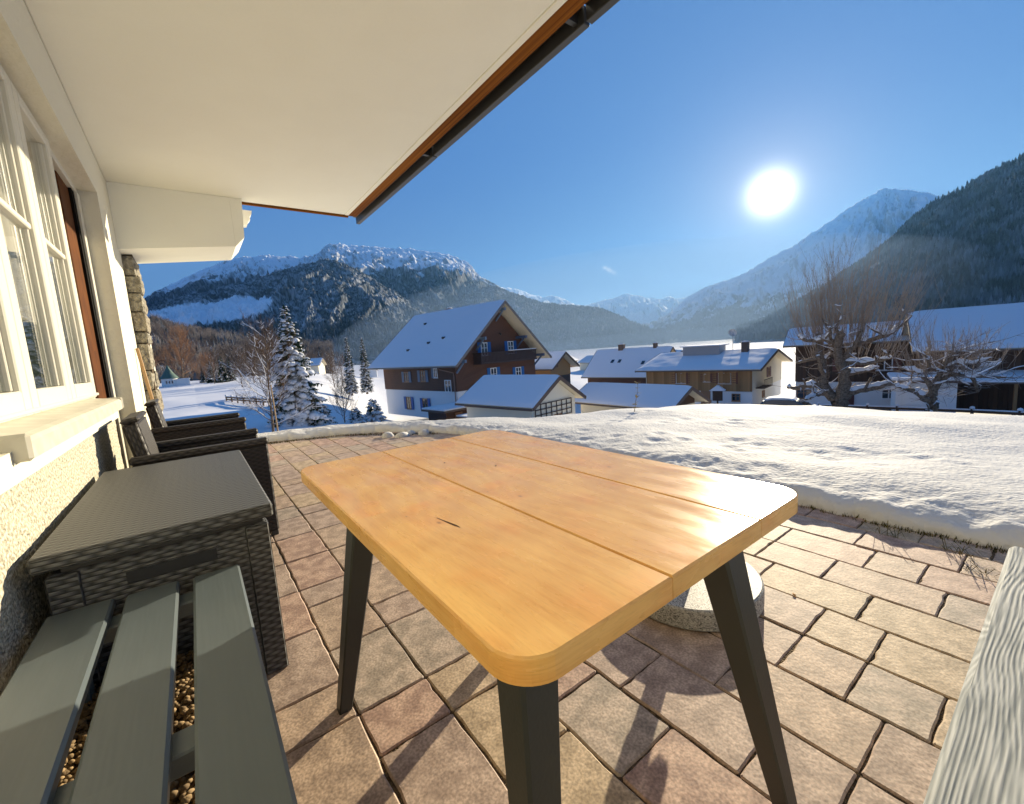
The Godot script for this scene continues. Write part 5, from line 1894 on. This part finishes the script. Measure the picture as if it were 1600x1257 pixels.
# ---------------------------------------------------------------- trees
# a conifer: whorls of drooping sprays, snow lying on them
func conifer(o: Node3D, h: float, r: float, sd: int, snow_amount: float, slim := 0.85) -> void:
	var rng := RandomNumberGenerator.new()
	rng.seed = sd
	var tr := MB.new()
	tr.tube([Vector3(0, -0.3, 0), Vector3(0, h * 0.5, 0), Vector3(0, h * 0.97, 0)], [0.022 * h, 0.013 * h, 0.002 * h], 7)
	part(o, "trunk", tr, M.bark)
	var fo := MB.new()
	fo.tinted = true
	var sn := MB.new()
	var step := 0.26
	var y := 0.05 * h
	while y < h * 0.985:
		var f := y / h
		var rad := r * pow(1.0 - f, slim) * rng.randf_range(0.86, 1.12) + 0.06
		if f < 0.10:
			rad *= 0.82 + f * 1.8
		var nb := int(lerpf(19.0, 8.0, f))
		var a0 := rng.randf() * TAU
		for b in nb:
			var a := a0 + TAU * b / nb + rng.randf_range(-0.2, 0.2)
			var len := rad * rng.randf_range(0.72, 1.14)
			var out := Vector3(cos(a), 0, sin(a))
			var side := Vector3(-out.z, 0, out.x)
			var yb := y + rng.randf_range(-0.22, 0.22) * (1.0 - f * 0.6)
			var droop := rng.randf_range(0.14, 0.34) * (1.25 - f)
			var m := 7
			for k in m:
				var s := (k + 1.0) / m
				if s < 0.22:
					continue
				var c := Vector3(0, yb + rng.randf_range(-0.05, 0.05), 0) + out * len * s
				c.y += -droop * len * s * s + 0.13 * len * maxf(0.0, s - 0.7)
				var w := (0.10 + 0.20 * sin(PI * clampf(s * 0.9 + 0.05, 0.0, 1.0))) * clampf(len, 0.35, 2.0) * rng.randf_range(0.7, 1.25)
				var shade := rng.randf()
				fo.tint = Color(0.026, 0.050, 0.028).lerp(Color(0.085, 0.115, 0.045), shade * shade)
				for sg: float in [-1.0, 1.0]:
					var tip := c + side * sg * w + out * w * 0.5 - Vector3(0, w * rng.randf_range(0.15, 0.6), 0)
					var n1 := c - out * 0.16 * w
					var n2 := c + out * 0.42 * w
					fo.tri(n1, n2, tip)
					var t2 := c + side * sg * w * 0.55 - Vector3(0, w * rng.randf_range(0.5, 1.0), 0) + out * 0.1 * w
					fo.tri(n1, n2, t2)
				if s > 0.42 and rng.randf() < snow_amount * lerpf(1.0, 0.45, smoothstep(0.35, 0.7, f)):
					var sz := w * rng.randf_range(0.5, 0.95)
					var tilt := Basis(side, -0.2 - droop * 0.8) * Basis(Vector3.UP, rng.randf() * TAU)
					sn.dome(Transform3D(tilt.scaled_local(Vector3(sz * rng.randf_range(0.9, 1.3), sz * rng.randf_range(0.40, 0.72), sz * rng.randf_range(0.8, 1.3))), c + Vector3(0, 0.015, 0)), 7, 3, -0.5)
		y += step * rng.randf_range(0.8, 1.2) * (0.62 + 0.5 * (1.0 - f))
	for k in 7:
		fo.tint = Color(0.05, 0.08, 0.035)
		var t := Vector3(0, h, 0)
		var d := Vector3(cos(k * 0.9) * 0.09, -0.3, sin(k * 0.9) * 0.09)
		fo.tri(t, t + d + Vector3(0.03, 0, 0), t + d - Vector3(0.03, 0, 0))
	part(o, "foliage", fo, M.needles)
	stuff(part(o, "snow_load", sn, M.snow_far))

func twist(rng: RandomNumberGenerator, d: Vector3, amount: float) -> Vector3:
	return (d + Vector3(rng.randf_range(-1, 1), rng.randf_range(-1, 1), rng.randf_range(-1, 1)) * amount).normalized()

# a wandering limb; returns its points
func limb(mb: MB, sn: MB, rng: RandomNumberGenerator, p: Vector3, d: Vector3, length: float, r0: float, r1: float, segs: int, sides: int, wander: float, rise: float, snow: float) -> Array:
	var pts := [p]
	var rad := [r0]
	for k in segs:
		d = (twist(rng, d, wander) + Vector3.UP * rise).normalized()
		p += d * length / segs
		pts.append(p)
		rad.append(lerpf(r0, r1, (k + 1.0) / segs))
	mb.tube(pts, rad, sides, false)
	if sn and snow > 0.0:
		snow_on(sn, rng, pts, rad, snow)
	return pts

func snow_on(sn: MB, rng: RandomNumberGenerator, pts: Array, rad: Array, snow: float) -> void:
	var run := []
	var rr := []
	for k in pts.size():
		var a: Vector3 = pts[maxi(k - 1, 0)]
		var b: Vector3 = pts[mini(k + 1, pts.size() - 1)]
		var flat := 1.0 - absf((b - a).normalized().y)
		if flat > 0.18 and rng.randf() < 0.88:
			var t: float = (rad[k] * 0.75 + snow * 0.35) * rng.randf_range(0.7, 1.2)
			run.append(pts[k] + Vector3(0, rad[k] * 0.55 + t * 0.35, 0))
			rr.append(t)
		else:
			if run.size() > 1:
				rr[0] *= 0.4
				rr[rr.size() - 1] *= 0.4
				sn.tube(run, rr, 6, true)
			run = []
			rr = []
	if run.size() > 1:
		rr[0] *= 0.4
		rr[rr.size() - 1] *= 0.4
		sn.tube(run, rr, 6, true)

# an ordinary leafless tree with a leader and forking branches
func bare_tree(o: Node3D, h: float, spread: float, sd: int, twig_mat: Material, snow: float, low: float, thick := 0.016, dense := 1.0, rise := 0.12) -> void:
	var rng := RandomNumberGenerator.new()
	rng.seed = sd
	var tr := MB.new()
	var tw := MB.new()
	var sn := MB.new()
	var trunk := limb(tr, null, rng, Vector3(0, -0.3, 0), Vector3.UP, h * 0.93, h * thick, h * thick * 0.15, 10, 8, 0.06, 0.2, 0.0)
	var count := int(26 * dense)
	for k in count:
		var f := lerpf(low, 0.96, pow(float(k) / count, 0.85))
		var i := clampi(int(f * 10.0), 0, 9)
		var p: Vector3 = (trunk[i] as Vector3).lerp(trunk[i + 1], f * 10.0 - i)
		var a := k * 2.4 + rng.randf_range(-0.5, 0.5)
		var up := lerpf(0.15, 1.2, f)
		var d := Vector3(cos(a), up, sin(a)).normalized()
		var l := spread * rng.randf_range(0.7, 1.1) * lerpf(1.0, 0.45, f)
		var r := h * thick * 0.36 * (1.1 - f * 0.6)
		var br := limb(tw, sn, rng, p, d, l, r, r * 0.25, 6, 5, 0.2, rise, snow)
		for q in int(9 * dense):
			var t := rng.randf_range(0.22, 1.0) * 5.99
			var j := int(t)
			var b: Vector3 = (br[j] as Vector3).lerp(br[mini(j + 1, 6)], t - j)
			var dd := twist(rng, ((br[mini(j + 1, 6)] as Vector3) - br[j]).normalized(), 0.75)
			var l2 := l * rng.randf_range(0.22, 0.5)
			var sb := limb(tw, sn, rng, b, dd, l2, r * 0.34, r * 0.12, 4, 3, 0.22, rise * 1.2, snow * 0.7)
			for w in int(5 * dense):
				var e: Vector3 = sb[rng.randi_range(1, 4)]
				limb(tw, null, rng, e, twist(rng, dd, 0.9), l2 * rng.randf_range(0.3, 0.7), r * 0.15, r * 0.05, 2, 3, 0.2, rise, 0.0)
	part(o, "trunk", tr, M.bark)
	part(o, "branches", tw, twig_mat)
	if sn.v.size() > 0:
		stuff(part(o, "branch_snow", sn, M.snow_far))

# an old pollarded tree: hand-laid limbs, upright water shoots and fine hanging twigs
func pollard(o: Node3D, sd: int, limbs: Array, shoots: int, zone: Rect2, tops: Curve, fine: int) -> void:
	var rng := RandomNumberGenerator.new()
	rng.seed = sd
	var tr := MB.new()
	var sn := MB.new()
	var sh := MB.new()
	var joints := []
	for q: Array in limbs:
		var pts := []
		var rad := []
		var n: int = q[2].size()
		var deep: float = q[3]
		var line: Array = q[2]
		for k in n:
			var t := float(k) / (n - 1)
			pts.append(Vector3(line[k].x, line[k].y, deep * t * t + rng.randf_range(-0.1, 0.1) * t))
			rad.append(lerpf(q[0], q[1], t))
		# refine
		var fp := []
		var fr := []
		for k in n - 1:
			for s in 4:
				var t := s / 4.0
				var a: Vector3 = pts[maxi(k - 1, 0)]
				var d: Vector3 = pts[mini(k + 2, n - 1)]
				var p: Vector3 = (pts[k] as Vector3).cubic_interpolate(pts[k + 1], a, d, t)
				var gn: float = lerpf(rad[k], rad[k + 1], t)
				fp.append(p + Vector3(rng.randf_range(-1, 1), rng.randf_range(-1, 1), rng.randf_range(-1, 1)) * gn * 0.35)
				fr.append(gn * rng.randf_range(0.85, 1.2))
		fp.append(pts[n - 1])
		fr.append(rad[n - 1])
		tr.tube(fp, fr, 7, true)
		if q[0] < 0.36:
			snow_on(sn, rng, fp, fr, 0.26)
		for k in range(2, fp.size()):
			joints.append([fp[k], fr[k]])
	# knuckles and short stubs
	for k in 46:
		var j: Array = joints[rng.randi() % joints.size()]
		if j[1] > 0.34:
			continue
		var a := rng.randf() * TAU
		var d := Vector3(cos(a), rng.randf_range(-0.1, 0.9), sin(a)).normalized()
		var l := rng.randf_range(0.5, 1.5)
		var st := limb(tr, sn, rng, j[0], d, l, j[1] * 0.6, j[1] * 0.3, 4, 5, 0.3, 0.1, 0.12)
		joints.append([st[4], j[1] * 0.4])
		joints.append([st[3], j[1] * 0.4])
	var high := []
	for j: Array in joints:
		if j[0].y > zone.position.y:
			high.append(j[0])
	for k in shoots:
		var want := zone.position.x + zone.size.x * (k + rng.randf()) / shoots
		var b: Vector3 = high[0]
		var best := 99.0
		for q in 8:
			var cand: Vector3 = high[rng.randi() % high.size()]
			if absf(cand.x - want) < best:
				best = absf(cand.x - want)
				b = cand
		b += Vector3(rng.randf_range(-0.35, 0.35), rng.randf_range(-0.1, 0.2), rng.randf_range(-0.35, 0.35))
		var tx := clampf((b.x - zone.position.x) / zone.size.x, 0.0, 1.0)
		var top: float = tops.sample(tx) * rng.randf_range(0.62, 1.04)
		var l := top - b.y
		if l < 0.7:
			continue
		var lean := Vector3((tx - 0.5) * 0.30, 1.0, rng.randf_range(-0.12, 0.12)).normalized()
		var sp := limb(sh, null, rng, b, twist(rng, lean + Vector3((tx - 0.5) * 0.6, 0, 0), 0.22), l, 0.016, 0.005, 5, 3, 0.07, 0.10, 0.0)
		for s in 3:
			var q: Vector3 = sp[rng.randi_range(1, 4)]
			limb(sh, null, rng, q, twist(rng, lean, 0.5), l * rng.randf_range(0.18, 0.42), 0.009, 0.004, 2, 3, 0.10, 0.15, 0.0)
	for k in fine:
		var j: Array = joints[rng.randi() % joints.size()]
		if j[0].y < 1.6:
			continue
		var a := rng.randf() * TAU
		var d := Vector3(cos(a), rng.randf_range(-0.4, 0.7), sin(a)).normalized()
		var pts := limb(sh, sn if k % 3 == 0 else null, rng, j[0], d, rng.randf_range(0.6, 1.9), 0.024, 0.008, 4, 3, 0.25, 0.03, 0.045)
		for s in 2:
			limb(sh, null, rng, pts[rng.randi_range(1, 3)], twist(rng, d, 0.8), rng.randf_range(0.3, 0.8), 0.013, 0.006, 2, 3, 0.2, 0.05, 0.0)
	part(o, "trunk_and_limbs", tr, M.bark)
	part(o, "shoots", sh, M.twig_red)
	stuff(part(o, "branch_snow", sn, M.snow_far))

func build_trees() -> void:
	var t := thing("spruce_tree", "tall snow laden spruce standing just beyond the far end of the terrace", "spruce tree", Vector3(5.35, -3.3, -31.6))
	conifer(t, 8.25, 2.0, 401, 0.55, 0.80)
	t = thing("bare_tree", "leafless tree with snowy branches directly left of the big spruce", "tree", Vector3(3.35, -3.2, -28.4))
	bare_tree(t, 7.0, 3.0, 402, M.twig, 0.035, 0.16, 0.0115, 1.5, 0.12)
	t = thing("slender_pole", "thin wooden pole standing between the bare tree and the spruce", "pole", Vector3(3.35, -3.3, -26.2))
	var mb := MB.new()
	mb.tube([Vector3(0, -0.2, 0), Vector3(-0.05, 3.3, 0)], [0.05, 0.035], 6)
	part(t, "shaft", mb, M.bare_pole)
	t = thing("round_shrub", "round leafless shrub with frosted twigs right of the big spruce", "shrub", Vector3(9.25, -3.7, -35.2))
	bare_tree(t, 3.4, 2.0, 403, M.twig, 0.05, 0.05, 0.014, 1.5, 0.30)
	t = thing("slim_spruce", "left one of the twin slim snowy spruces beyond the shrub", "spruce tree", Vector3(20.6, -4.6, -72.0), 0.0, "twin slim spruces left of the brown house")
	conifer(t, 9.2, 1.05, 404, 0.30, 0.55)
	copy(t, "right one of the twin slim snowy spruces, nearest the brown house", Vector3(22.9, -4.6, -71.4), 1.3, 0.98)
	t = thing("snowy_bush", "low dark bush with thick snow clumps at the left corner of the brown house", "bush", Vector3(12.4, -5.2, -37.4))
	conifer(t, 2.7, 1.2, 405, 0.75, 0.5)
	copy(t, "broad snow covered hedge bush at the foot of the big spruce's right side", Vector3(7.3, -4.3, -33.2), 0.8, 0.85)
	copy(t, "second snow covered bush between the round shrub and the brown house", Vector3(10.6, -5.0, -36.6), 2.1, 0.75)
	# orange-brown bare trees by the chapel
	t = thing("orange_tree", "broad orange-brown leafless tree rising behind the white chapel", "tree", Vector3(-2.8, -4.6, -172.0), 0.0, "orange-brown trees near the chapel")
	bare_tree(t, 19.0, 9.0, 406, M.twig_orange, 0.0, 0.2, 0.016, 1.6, 0.12)
	copy(t, "orange-brown tree left of the chapel, partly behind the stone pier", Vector3(-13.0, -4.6, -182.0), 1.0, 0.95)
	copy(t, "smaller brown tree right of the chapel beside the dark firs", Vector3(4.2, -5.0, -160.0), 2.0, 0.55)
	t = thing("brown_tree", "brown leafless tree in the thicket above the fence, left of the bare tree", "tree", Vector3(11.5, -4.6, -118.0), 0.0, "brown thicket trees beyond the snow field")
	bare_tree(t, 9.5, 4.6, 407, M.twig, 0.04, 0.12, 0.013, 1.4, 0.16)
	var where: Array = [[8.0, -105.0, 0.85, "thicket tree nearest the snow field's fence"], [15.5, -125.0, 1.0, "thicket tree seen through the bare tree's lower branches"], [17.5, -110.0, 0.9, "thicket tree between the bare tree and the big spruce"], [4.5, -140.0, 0.9, "thicket tree right beside the dark firs"], [21.5, -118.0, 1.0, "thicket tree just right of the spruce's top"], [25.0, -100.0, 0.8, "thicket tree behind the round shrub"], [13.0, -95.0, 0.7, "low thicket tree behind the bare tree's trunk"], [30.0, -112.0, 0.9, "thicket tree left of the twin slim spruces"]]
	var k := 0
	for q: Array in where:
		copy(t, q[3], Vector3(q[0], ground_height(q[0], q[1]) - 0.2, q[1]), k * 1.7, q[2])
		k += 1
	t = thing("dark_fir", "dark fir in the small clump right of the chapel, tallest of the clump", "fir tree", Vector3(7.0, -4.0, -150.0), 0.0, "dark firs right of the chapel")
	conifer(t, 8.6, 2.0, 408, 0.10, 0.8)
	where = [[4.4, -154.0, 0.85, "leftmost dark fir of the clump beside the chapel's brown tree"], [5.6, -147.0, 0.7, "short dark fir in front of the clump right of the chapel"], [9.3, -158.0, 0.9, "rightmost dark fir of the clump right of the chapel"], [2.4, -160.0, 0.6, "lone small fir between chapel and fir clump"]]
	for q: Array in where:
		copy(t, q[3], Vector3(q[0], -4.0, q[1]), k * 1.1, q[2])
		k += 1
	# pollards at the right
	var tops := Curve.new()
	tops.min_value = 0.0
	tops.max_value = 16.0
	for q: Vector2 in [Vector2(0, 9.4), Vector2(0.14, 10.6), Vector2(0.30, 11.6), Vector2(0.42, 12.9), Vector2(0.58, 12.0), Vector2(0.72, 11.8), Vector2(0.88, 10.6), Vector2(1, 9.4)]:
		tops.add_point(q)
	t = thing("pollard_tree", "large pollarded bare tree with snow on thick limbs and tall brush of upright shoots", "tree", Vector3(38.5, -5.75, -10.8), turn_of(74.3))
	pollard(t, 501, [
		[0.52, 0.42, [Vector2(0, -0.4), Vector2(0.02, 0.6), Vector2(-0.05, 1.4)], 0.0],
		[0.40, 0.20, [Vector2(-0.1, 1.2), Vector2(-0.55, 1.75), Vector2(-1.05, 2.6), Vector2(-1.0, 3.5), Vector2(-1.33, 5.0), Vector2(-1.4, 6.4)], -0.5],
		[0.42, 0.24, [Vector2(0.05, 1.3), Vector2(0.2, 3.2), Vector2(0.05, 4.1), Vector2(-0.25, 5.5), Vector2(0.1, 6.4)], 0.4],
		[0.26, 0.13, [Vector2(0.15, 4.4), Vector2(0.45, 5.0), Vector2(0.85, 5.6), Vector2(1.15, 6.5)], 0.7],
		[0.24, 0.10, [Vector2(-1.1, 2.5), Vector2(-1.9, 2.45), Vector2(-2.7, 2.25), Vector2(-3.3, 2.4)], 0.4],
		[0.18, 0.08, [Vector2(-0.9, 1.9), Vector2(-1.5, 1.75), Vector2(-2.1, 1.5)], 1.1],
		[0.26, 0.10, [Vector2(0.25, 1.6), Vector2(0.95, 2.1), Vector2(1.9, 2.3), Vector2(2.8, 2.65), Vector2(3.7, 2.5)], 0.8],
		[0.20, 0.08, [Vector2(0.2, 3.3), Vector2(1.1, 3.45), Vector2(2.2, 3.7)], -1.0],
		[0.20, 0.08, [Vector2(0.15, 4.2), Vector2(1.2, 4.15), Vector2(2.1, 4.25), Vector2(2.8, 4.45)], 0.5],
		[0.18, 0.08, [Vector2(-1.2, 4.6), Vector2(-1.9, 4.5), Vector2(-2.8, 4.2)], -0.6],
		[0.20, 0.09, [Vector2(-0.2, 5.3), Vector2(-0.9, 5.9), Vector2(-2.0, 5.9), Vector2(-2.6, 6.3)], 0.6],
		[0.18, 0.09, [Vector2(0.8, 5.5), Vector2(1.8, 5.8), Vector2(2.7, 6.1), Vector2(3.2, 6.6)], -0.5],
		[0.16, 0.08, [Vector2(-0.2, 5.2), Vector2(-0.6, 6.0), Vector2(-0.7, 6.8)], 1.4]], 380, Rect2(-3.1, 4.3, 6.4, 1.0), tops, 150)
	tops = Curve.new()
	tops.min_value = 0.0
	tops.max_value = 16.0
	for q: Vector2 in [Vector2(0, 5.6), Vector2(0.3, 6.3), Vector2(0.55, 6.2), Vector2(0.8, 5.8), Vector2(1, 5.2)]:
		tops.add_point(q)
	t = thing("pollard_tree", "smaller pollarded bare tree with crooked snowy limbs in front of the barn", "tree", Vector3(37.6, -5.35, -5.6), turn_of(81.5))
	pollard(t, 502, [
		[0.259, 0.196, [Vector2(0, -0.4), Vector2(0.02, 0.7), Vector2(-0.08, 1.6)], 0.0],
		[0.187, 0.070, [Vector2(-0.1, 1.2), Vector2(-0.45, 1.5), Vector2(-0.95, 2.0), Vector2(-1.5, 2.15), Vector2(-1.9, 2.4)], 0.4],
		[0.187, 0.084, [Vector2(-0.05, 1.6), Vector2(0.2, 2.55), Vector2(0.85, 3.05), Vector2(1.55, 3.0), Vector2(1.9, 1.9)], -0.5],
		[0.187, 0.084, [Vector2(-0.08, 1.7), Vector2(0.1, 2.6), Vector2(0.3, 3.5), Vector2(0.65, 4.2)], 0.3],
		[0.158, 0.070, [Vector2(-0.05, 1.9), Vector2(-0.4, 2.7), Vector2(-0.9, 3.2), Vector2(-1.6, 3.4)], -0.4],
		[0.130, 0.056, [Vector2(0.8, 3.0), Vector2(1.9, 2.9), Vector2(2.9, 2.9)], 0.6],
		[0.130, 0.056, [Vector2(0.2, 3.2), Vector2(0.9, 3.7), Vector2(1.7, 3.7)], 0.8],
		[0.115, 0.056, [Vector2(-0.5, 2.8), Vector2(-0.3, 3.7), Vector2(-0.5, 4.3)], 0.7],
		[0.115, 0.049, [Vector2(1.5, 3.0), Vector2(2.2, 3.5), Vector2(2.7, 3.6)], -0.3]], 190, Rect2(-1.8, 2.7, 4.4, 1.0), tops, 220)

# ---------------------------------------------------------------- small things
func mist(called: String, at: Vector3, size: Vector3, density: float) -> void:
	var f := FogVolume.new()
	f.name = numbered(self, called)
	f.shape = RenderingServer.FOG_VOLUME_SHAPE_ELLIPSOID
	f.size = size
	f.position = at
	var fm := FogMaterial.new()
	fm.albedo = Color(0.74, 0.87, 1.0)
	fm.density = density
	f.material = fm
	add_child(f, true)
	tag(f, "bank of pale mist lying over the valley floor", "mist", "", "stuff")

func build_details() -> void:
	mist("valley_mist", Vector3(900, -16, -560), Vector3(1000, 70, 900), 0.00045)
	mist("valley_mist", Vector3(980, -16, -640), Vector3(1300, 170, 1200), 0.00028)
	mist("valley_mist", Vector3(1150, -16, -800), Vector3(1900, 480, 1700), 0.00036)
	var rng := RandomNumberGenerator.new()
	rng.seed = 601
	# pebbles of the gravel strip along the wall
	var peb := MB.new()
	peb.dome(Transform3D(Basis().scaled(Vector3(1, 0.55, 0.75)), Vector3.ZERO), 7, 3, -0.4)
	var pm := peb.mesh()
	var mm := MultiMesh.new()
	mm.transform_format = MultiMesh.TRANSFORM_3D
	mm.use_colors = true
	mm.mesh = pm
	var kerb := MB.new()
	kerb.slab(Vector3(-0.455, 0.0, -1.635), Vector3(-0.05, 0.222, 0.6), 0.01)
	structure("gravel_bed", kerb, M.joint, "raised bed edge filled with brown gravel under the green bench")
	var count := 10000
	mm.instance_count = count
	for k in count:
		var s := rng.randf_range(0.005, 0.0115)
		var b := Basis.from_euler(Vector3(rng.randf_range(-0.4, 0.4), rng.randf() * TAU, rng.randf_range(-0.4, 0.4))).scaled(Vector3.ONE * s)
		mm.set_instance_transform(k, Transform3D(b, Vector3(rng.randf_range(-0.45, -0.06), 0.222 + rng.randf_range(-0.004, 0.012), rng.randf_range(-1.63, 0.3))))
		var c := rng.randf()
		mm.set_instance_color(k, Color(0.5, 0.42, 0.32).lerp(Color(1.2, 1.05, 0.8), c))
	var g := MultiMeshInstance3D.new()
	g.name = "gravel"
	g.multimesh = mm
	g.material_override = M.gravel
	add_child(g)
	tag(g, "brown gravel strip under the green bench along the wall", "gravel", "", "stuff")
	# moss and short grass along the snow edge
	var moss := MB.new()
	moss.tinted = true
	for k in 5200:
		var along := rng.randf()
		var p: Vector3
		if along < 0.62:
			p = Vector3(2.955 + rng.randf_range(-0.05, 0.05), 0, rng.randf_range(-4.6, 0.5))
		else:
			var q := rng.randf()
			p = Vector3(2.6, 0, -5.3).lerp(Vector3(1.7, 0, -6.4), q * 2.0) if q < 0.5 else Vector3(1.7, 0, -6.4).lerp(Vector3(0.1, 0, -7.08), q * 2.0 - 1.0)
			p += Vector3(rng.randf_range(-0.06, 0.06), 0, rng.randf_range(-0.04, 0.08))
		var hgt := rng.randf_range(0.008, 0.028)
		var a := rng.randf() * TAU
		var w := Vector3(cos(a), 0, sin(a)) * rng.randf_range(0.002, 0.006)
		moss.tint = Color(0.045, 0.05, 0.018).lerp(Color(0.16, 0.13, 0.045), rng.randf())
		moss.tri(p - w - Vector3(0, 0.008, 0), p + w - Vector3(0, 0.008, 0), p + Vector3(rng.randf_range(-0.012, 0.012), hgt, rng.randf_range(-0.012, 0.012)))
	var mo := structure("mossy_edge", moss, M.moss, "short mossy grass between the pavers and the snow lawn")
	mo.set_meta("kind", "stuff")
	# weeds growing in the joints near the right edge
	var spots: Array = [[Vector3(2.79, 0, -0.56), 16, 0.12, "straggly brown grass tuft in the border joint, left one by the snow edge"], [Vector3(2.78, 0, -0.30), 22, 0.10, "flattened green-brown grass tuft in the border joint near the weathered bench"], [Vector3(2.62, 0, -0.22), 14, 0.08, "small grass tuft beside the weathered bench end"], [Vector3(2.53, 0, -1.10), 10, 0.07, "thin weed in the paving joint near the table corner"]]
	for q: Array in spots:
		var mb := MB.new()
		mb.tinted = true
		for k in q[1]:
			var a := rng.randf() * TAU
			var l: float = q[2] * rng.randf_range(0.5, 1.3)
			var d := Vector3(cos(a), 0, sin(a))
			var sd := Vector3(-d.z, 0, d.x) * 0.0016
			var b := Vector3(rng.randf_range(-0.012, 0.012), 0, rng.randf_range(-0.05, 0.05))
			var mid := b + d * l * 0.5 + Vector3(0, l * 0.42, 0)
			var tip := b + d * l + Vector3(0, l * rng.randf_range(0.0, 0.35), 0)
			mb.tint = Color(0.07, 0.075, 0.025).lerp(Color(0.22, 0.16, 0.07), rng.randf())
			mb.quad(b - sd, b + sd, mid + sd, mid - sd)
			mb.tri(mid - sd, mid + sd, tip)
		var o := part(self, "grass_tuft", mb, M.moss, Transform3D(Basis(), q[0]))
		tag(o, q[3], "grass tuft", "weeds in the paving joints")
	# a dry leaf
	var lf := MB.new()
	lf.tri(Vector3(-0.016, 0.004, 0), Vector3(0, 0.006, -0.007), Vector3(0, 0.009, 0.0))
	lf.tri(Vector3(-0.016, 0.004, 0), Vector3(0, 0.009, 0), Vector3(0, 0.005, 0.007))
	lf.tri(Vector3(0.018, 0.005, 0), Vector3(0, 0.009, 0), Vector3(0, 0.006, -0.007))
	lf.tri(Vector3(0.018, 0.005, 0), Vector3(0, 0.005, 0.007), Vector3(0, 0.009, 0))
	var leaf := part(self, "dry_leaf", lf, mat(0.42, 0.21, 0.06, 0.8), Transform3D(Basis(Vector3.UP, 0.7), Vector3(1.885, 0.0, -0.665)))
	tag(leaf, "tiny dry orange leaf in a joint right of the parasol base", "leaf")
	# wooden stick leaning at the stone pier
	var mb2 := MB.new()
	mb2.bar(Vector3(-0.30, 0.0, -5.95), Vector3(-0.43, 1.36, -6.0), 0.028, 0.05, Vector3.BACK, 0.004)
	var st := part(self, "wooden_stick", mb2, M.bare_pole)
	tag(st, "tan wooden stick leaning against the wall beside the stone pier", "stick")
	# stalk sticking out of the snow lawn's crest
	var pl := thing("dry_plant", "thin dry plant with pale leaves sticking out of the snow lawn's crest", "plant", Vector3(5.15, 0.02, -3.95))
	var ps := MB.new()
	ps.tinted = true
	ps.tint = Color(0.20, 0.13, 0.06)
	var stalk := limb(ps, null, rng, Vector3.ZERO, Vector3(0.06, 1, 0.05), 0.46, 0.006, 0.002, 6, 4, 0.12, 0.1, 0.0)
	for k in 26:
		var b: Vector3 = stalk[rng.randi_range(1, 6)]
		var d := Vector3(rng.randf_range(-1, 1), rng.randf_range(-0.3, 0.8), rng.randf_range(-1, 1)).normalized()
		var e := b + d * rng.randf_range(0.03, 0.09)
		ps.tint = Color(0.22, 0.17, 0.06).lerp(Color(0.48, 0.36, 0.14), rng.randf())
		var sd := d.cross(Vector3.UP).normalized() * 0.013
		ps.quad(b, b.lerp(e, 0.5) - sd, e, b.lerp(e, 0.5) + sd)
	while ps.c.size() < ps.v.size():
		ps.c.append(Color(0.2, 0.13, 0.06))
	part(pl, "stem", ps, M.moss)
	# loose clumps of snow on the paving's far corner
	for k in 4:
		var sc := MB.new()
		var sz := rng.randf_range(0.05, 0.10)
		sc.dome(Transform3D(Basis(Vector3.UP, rng.randf() * TAU).scaled_local(Vector3(sz * 1.4, sz * 0.75, sz)), Vector3.ZERO), 9, 4, -0.1)
		var o := part(self, "snow_clump", sc, M.snow, Transform3D(Basis(), Vector3(2.05 + k * 0.14, 0.0, -5.72 + (k % 2) * 0.12 + k * 0.05)))
		tag(o, ["leftmost loose snow clump at the terrace's far corner", "second loose snow clump from the left at the far corner", "third loose snow clump from the left at the far corner", "rightmost loose snow clump at the terrace's far corner"][k], "snow clump", "loose snow clumps on the paving")
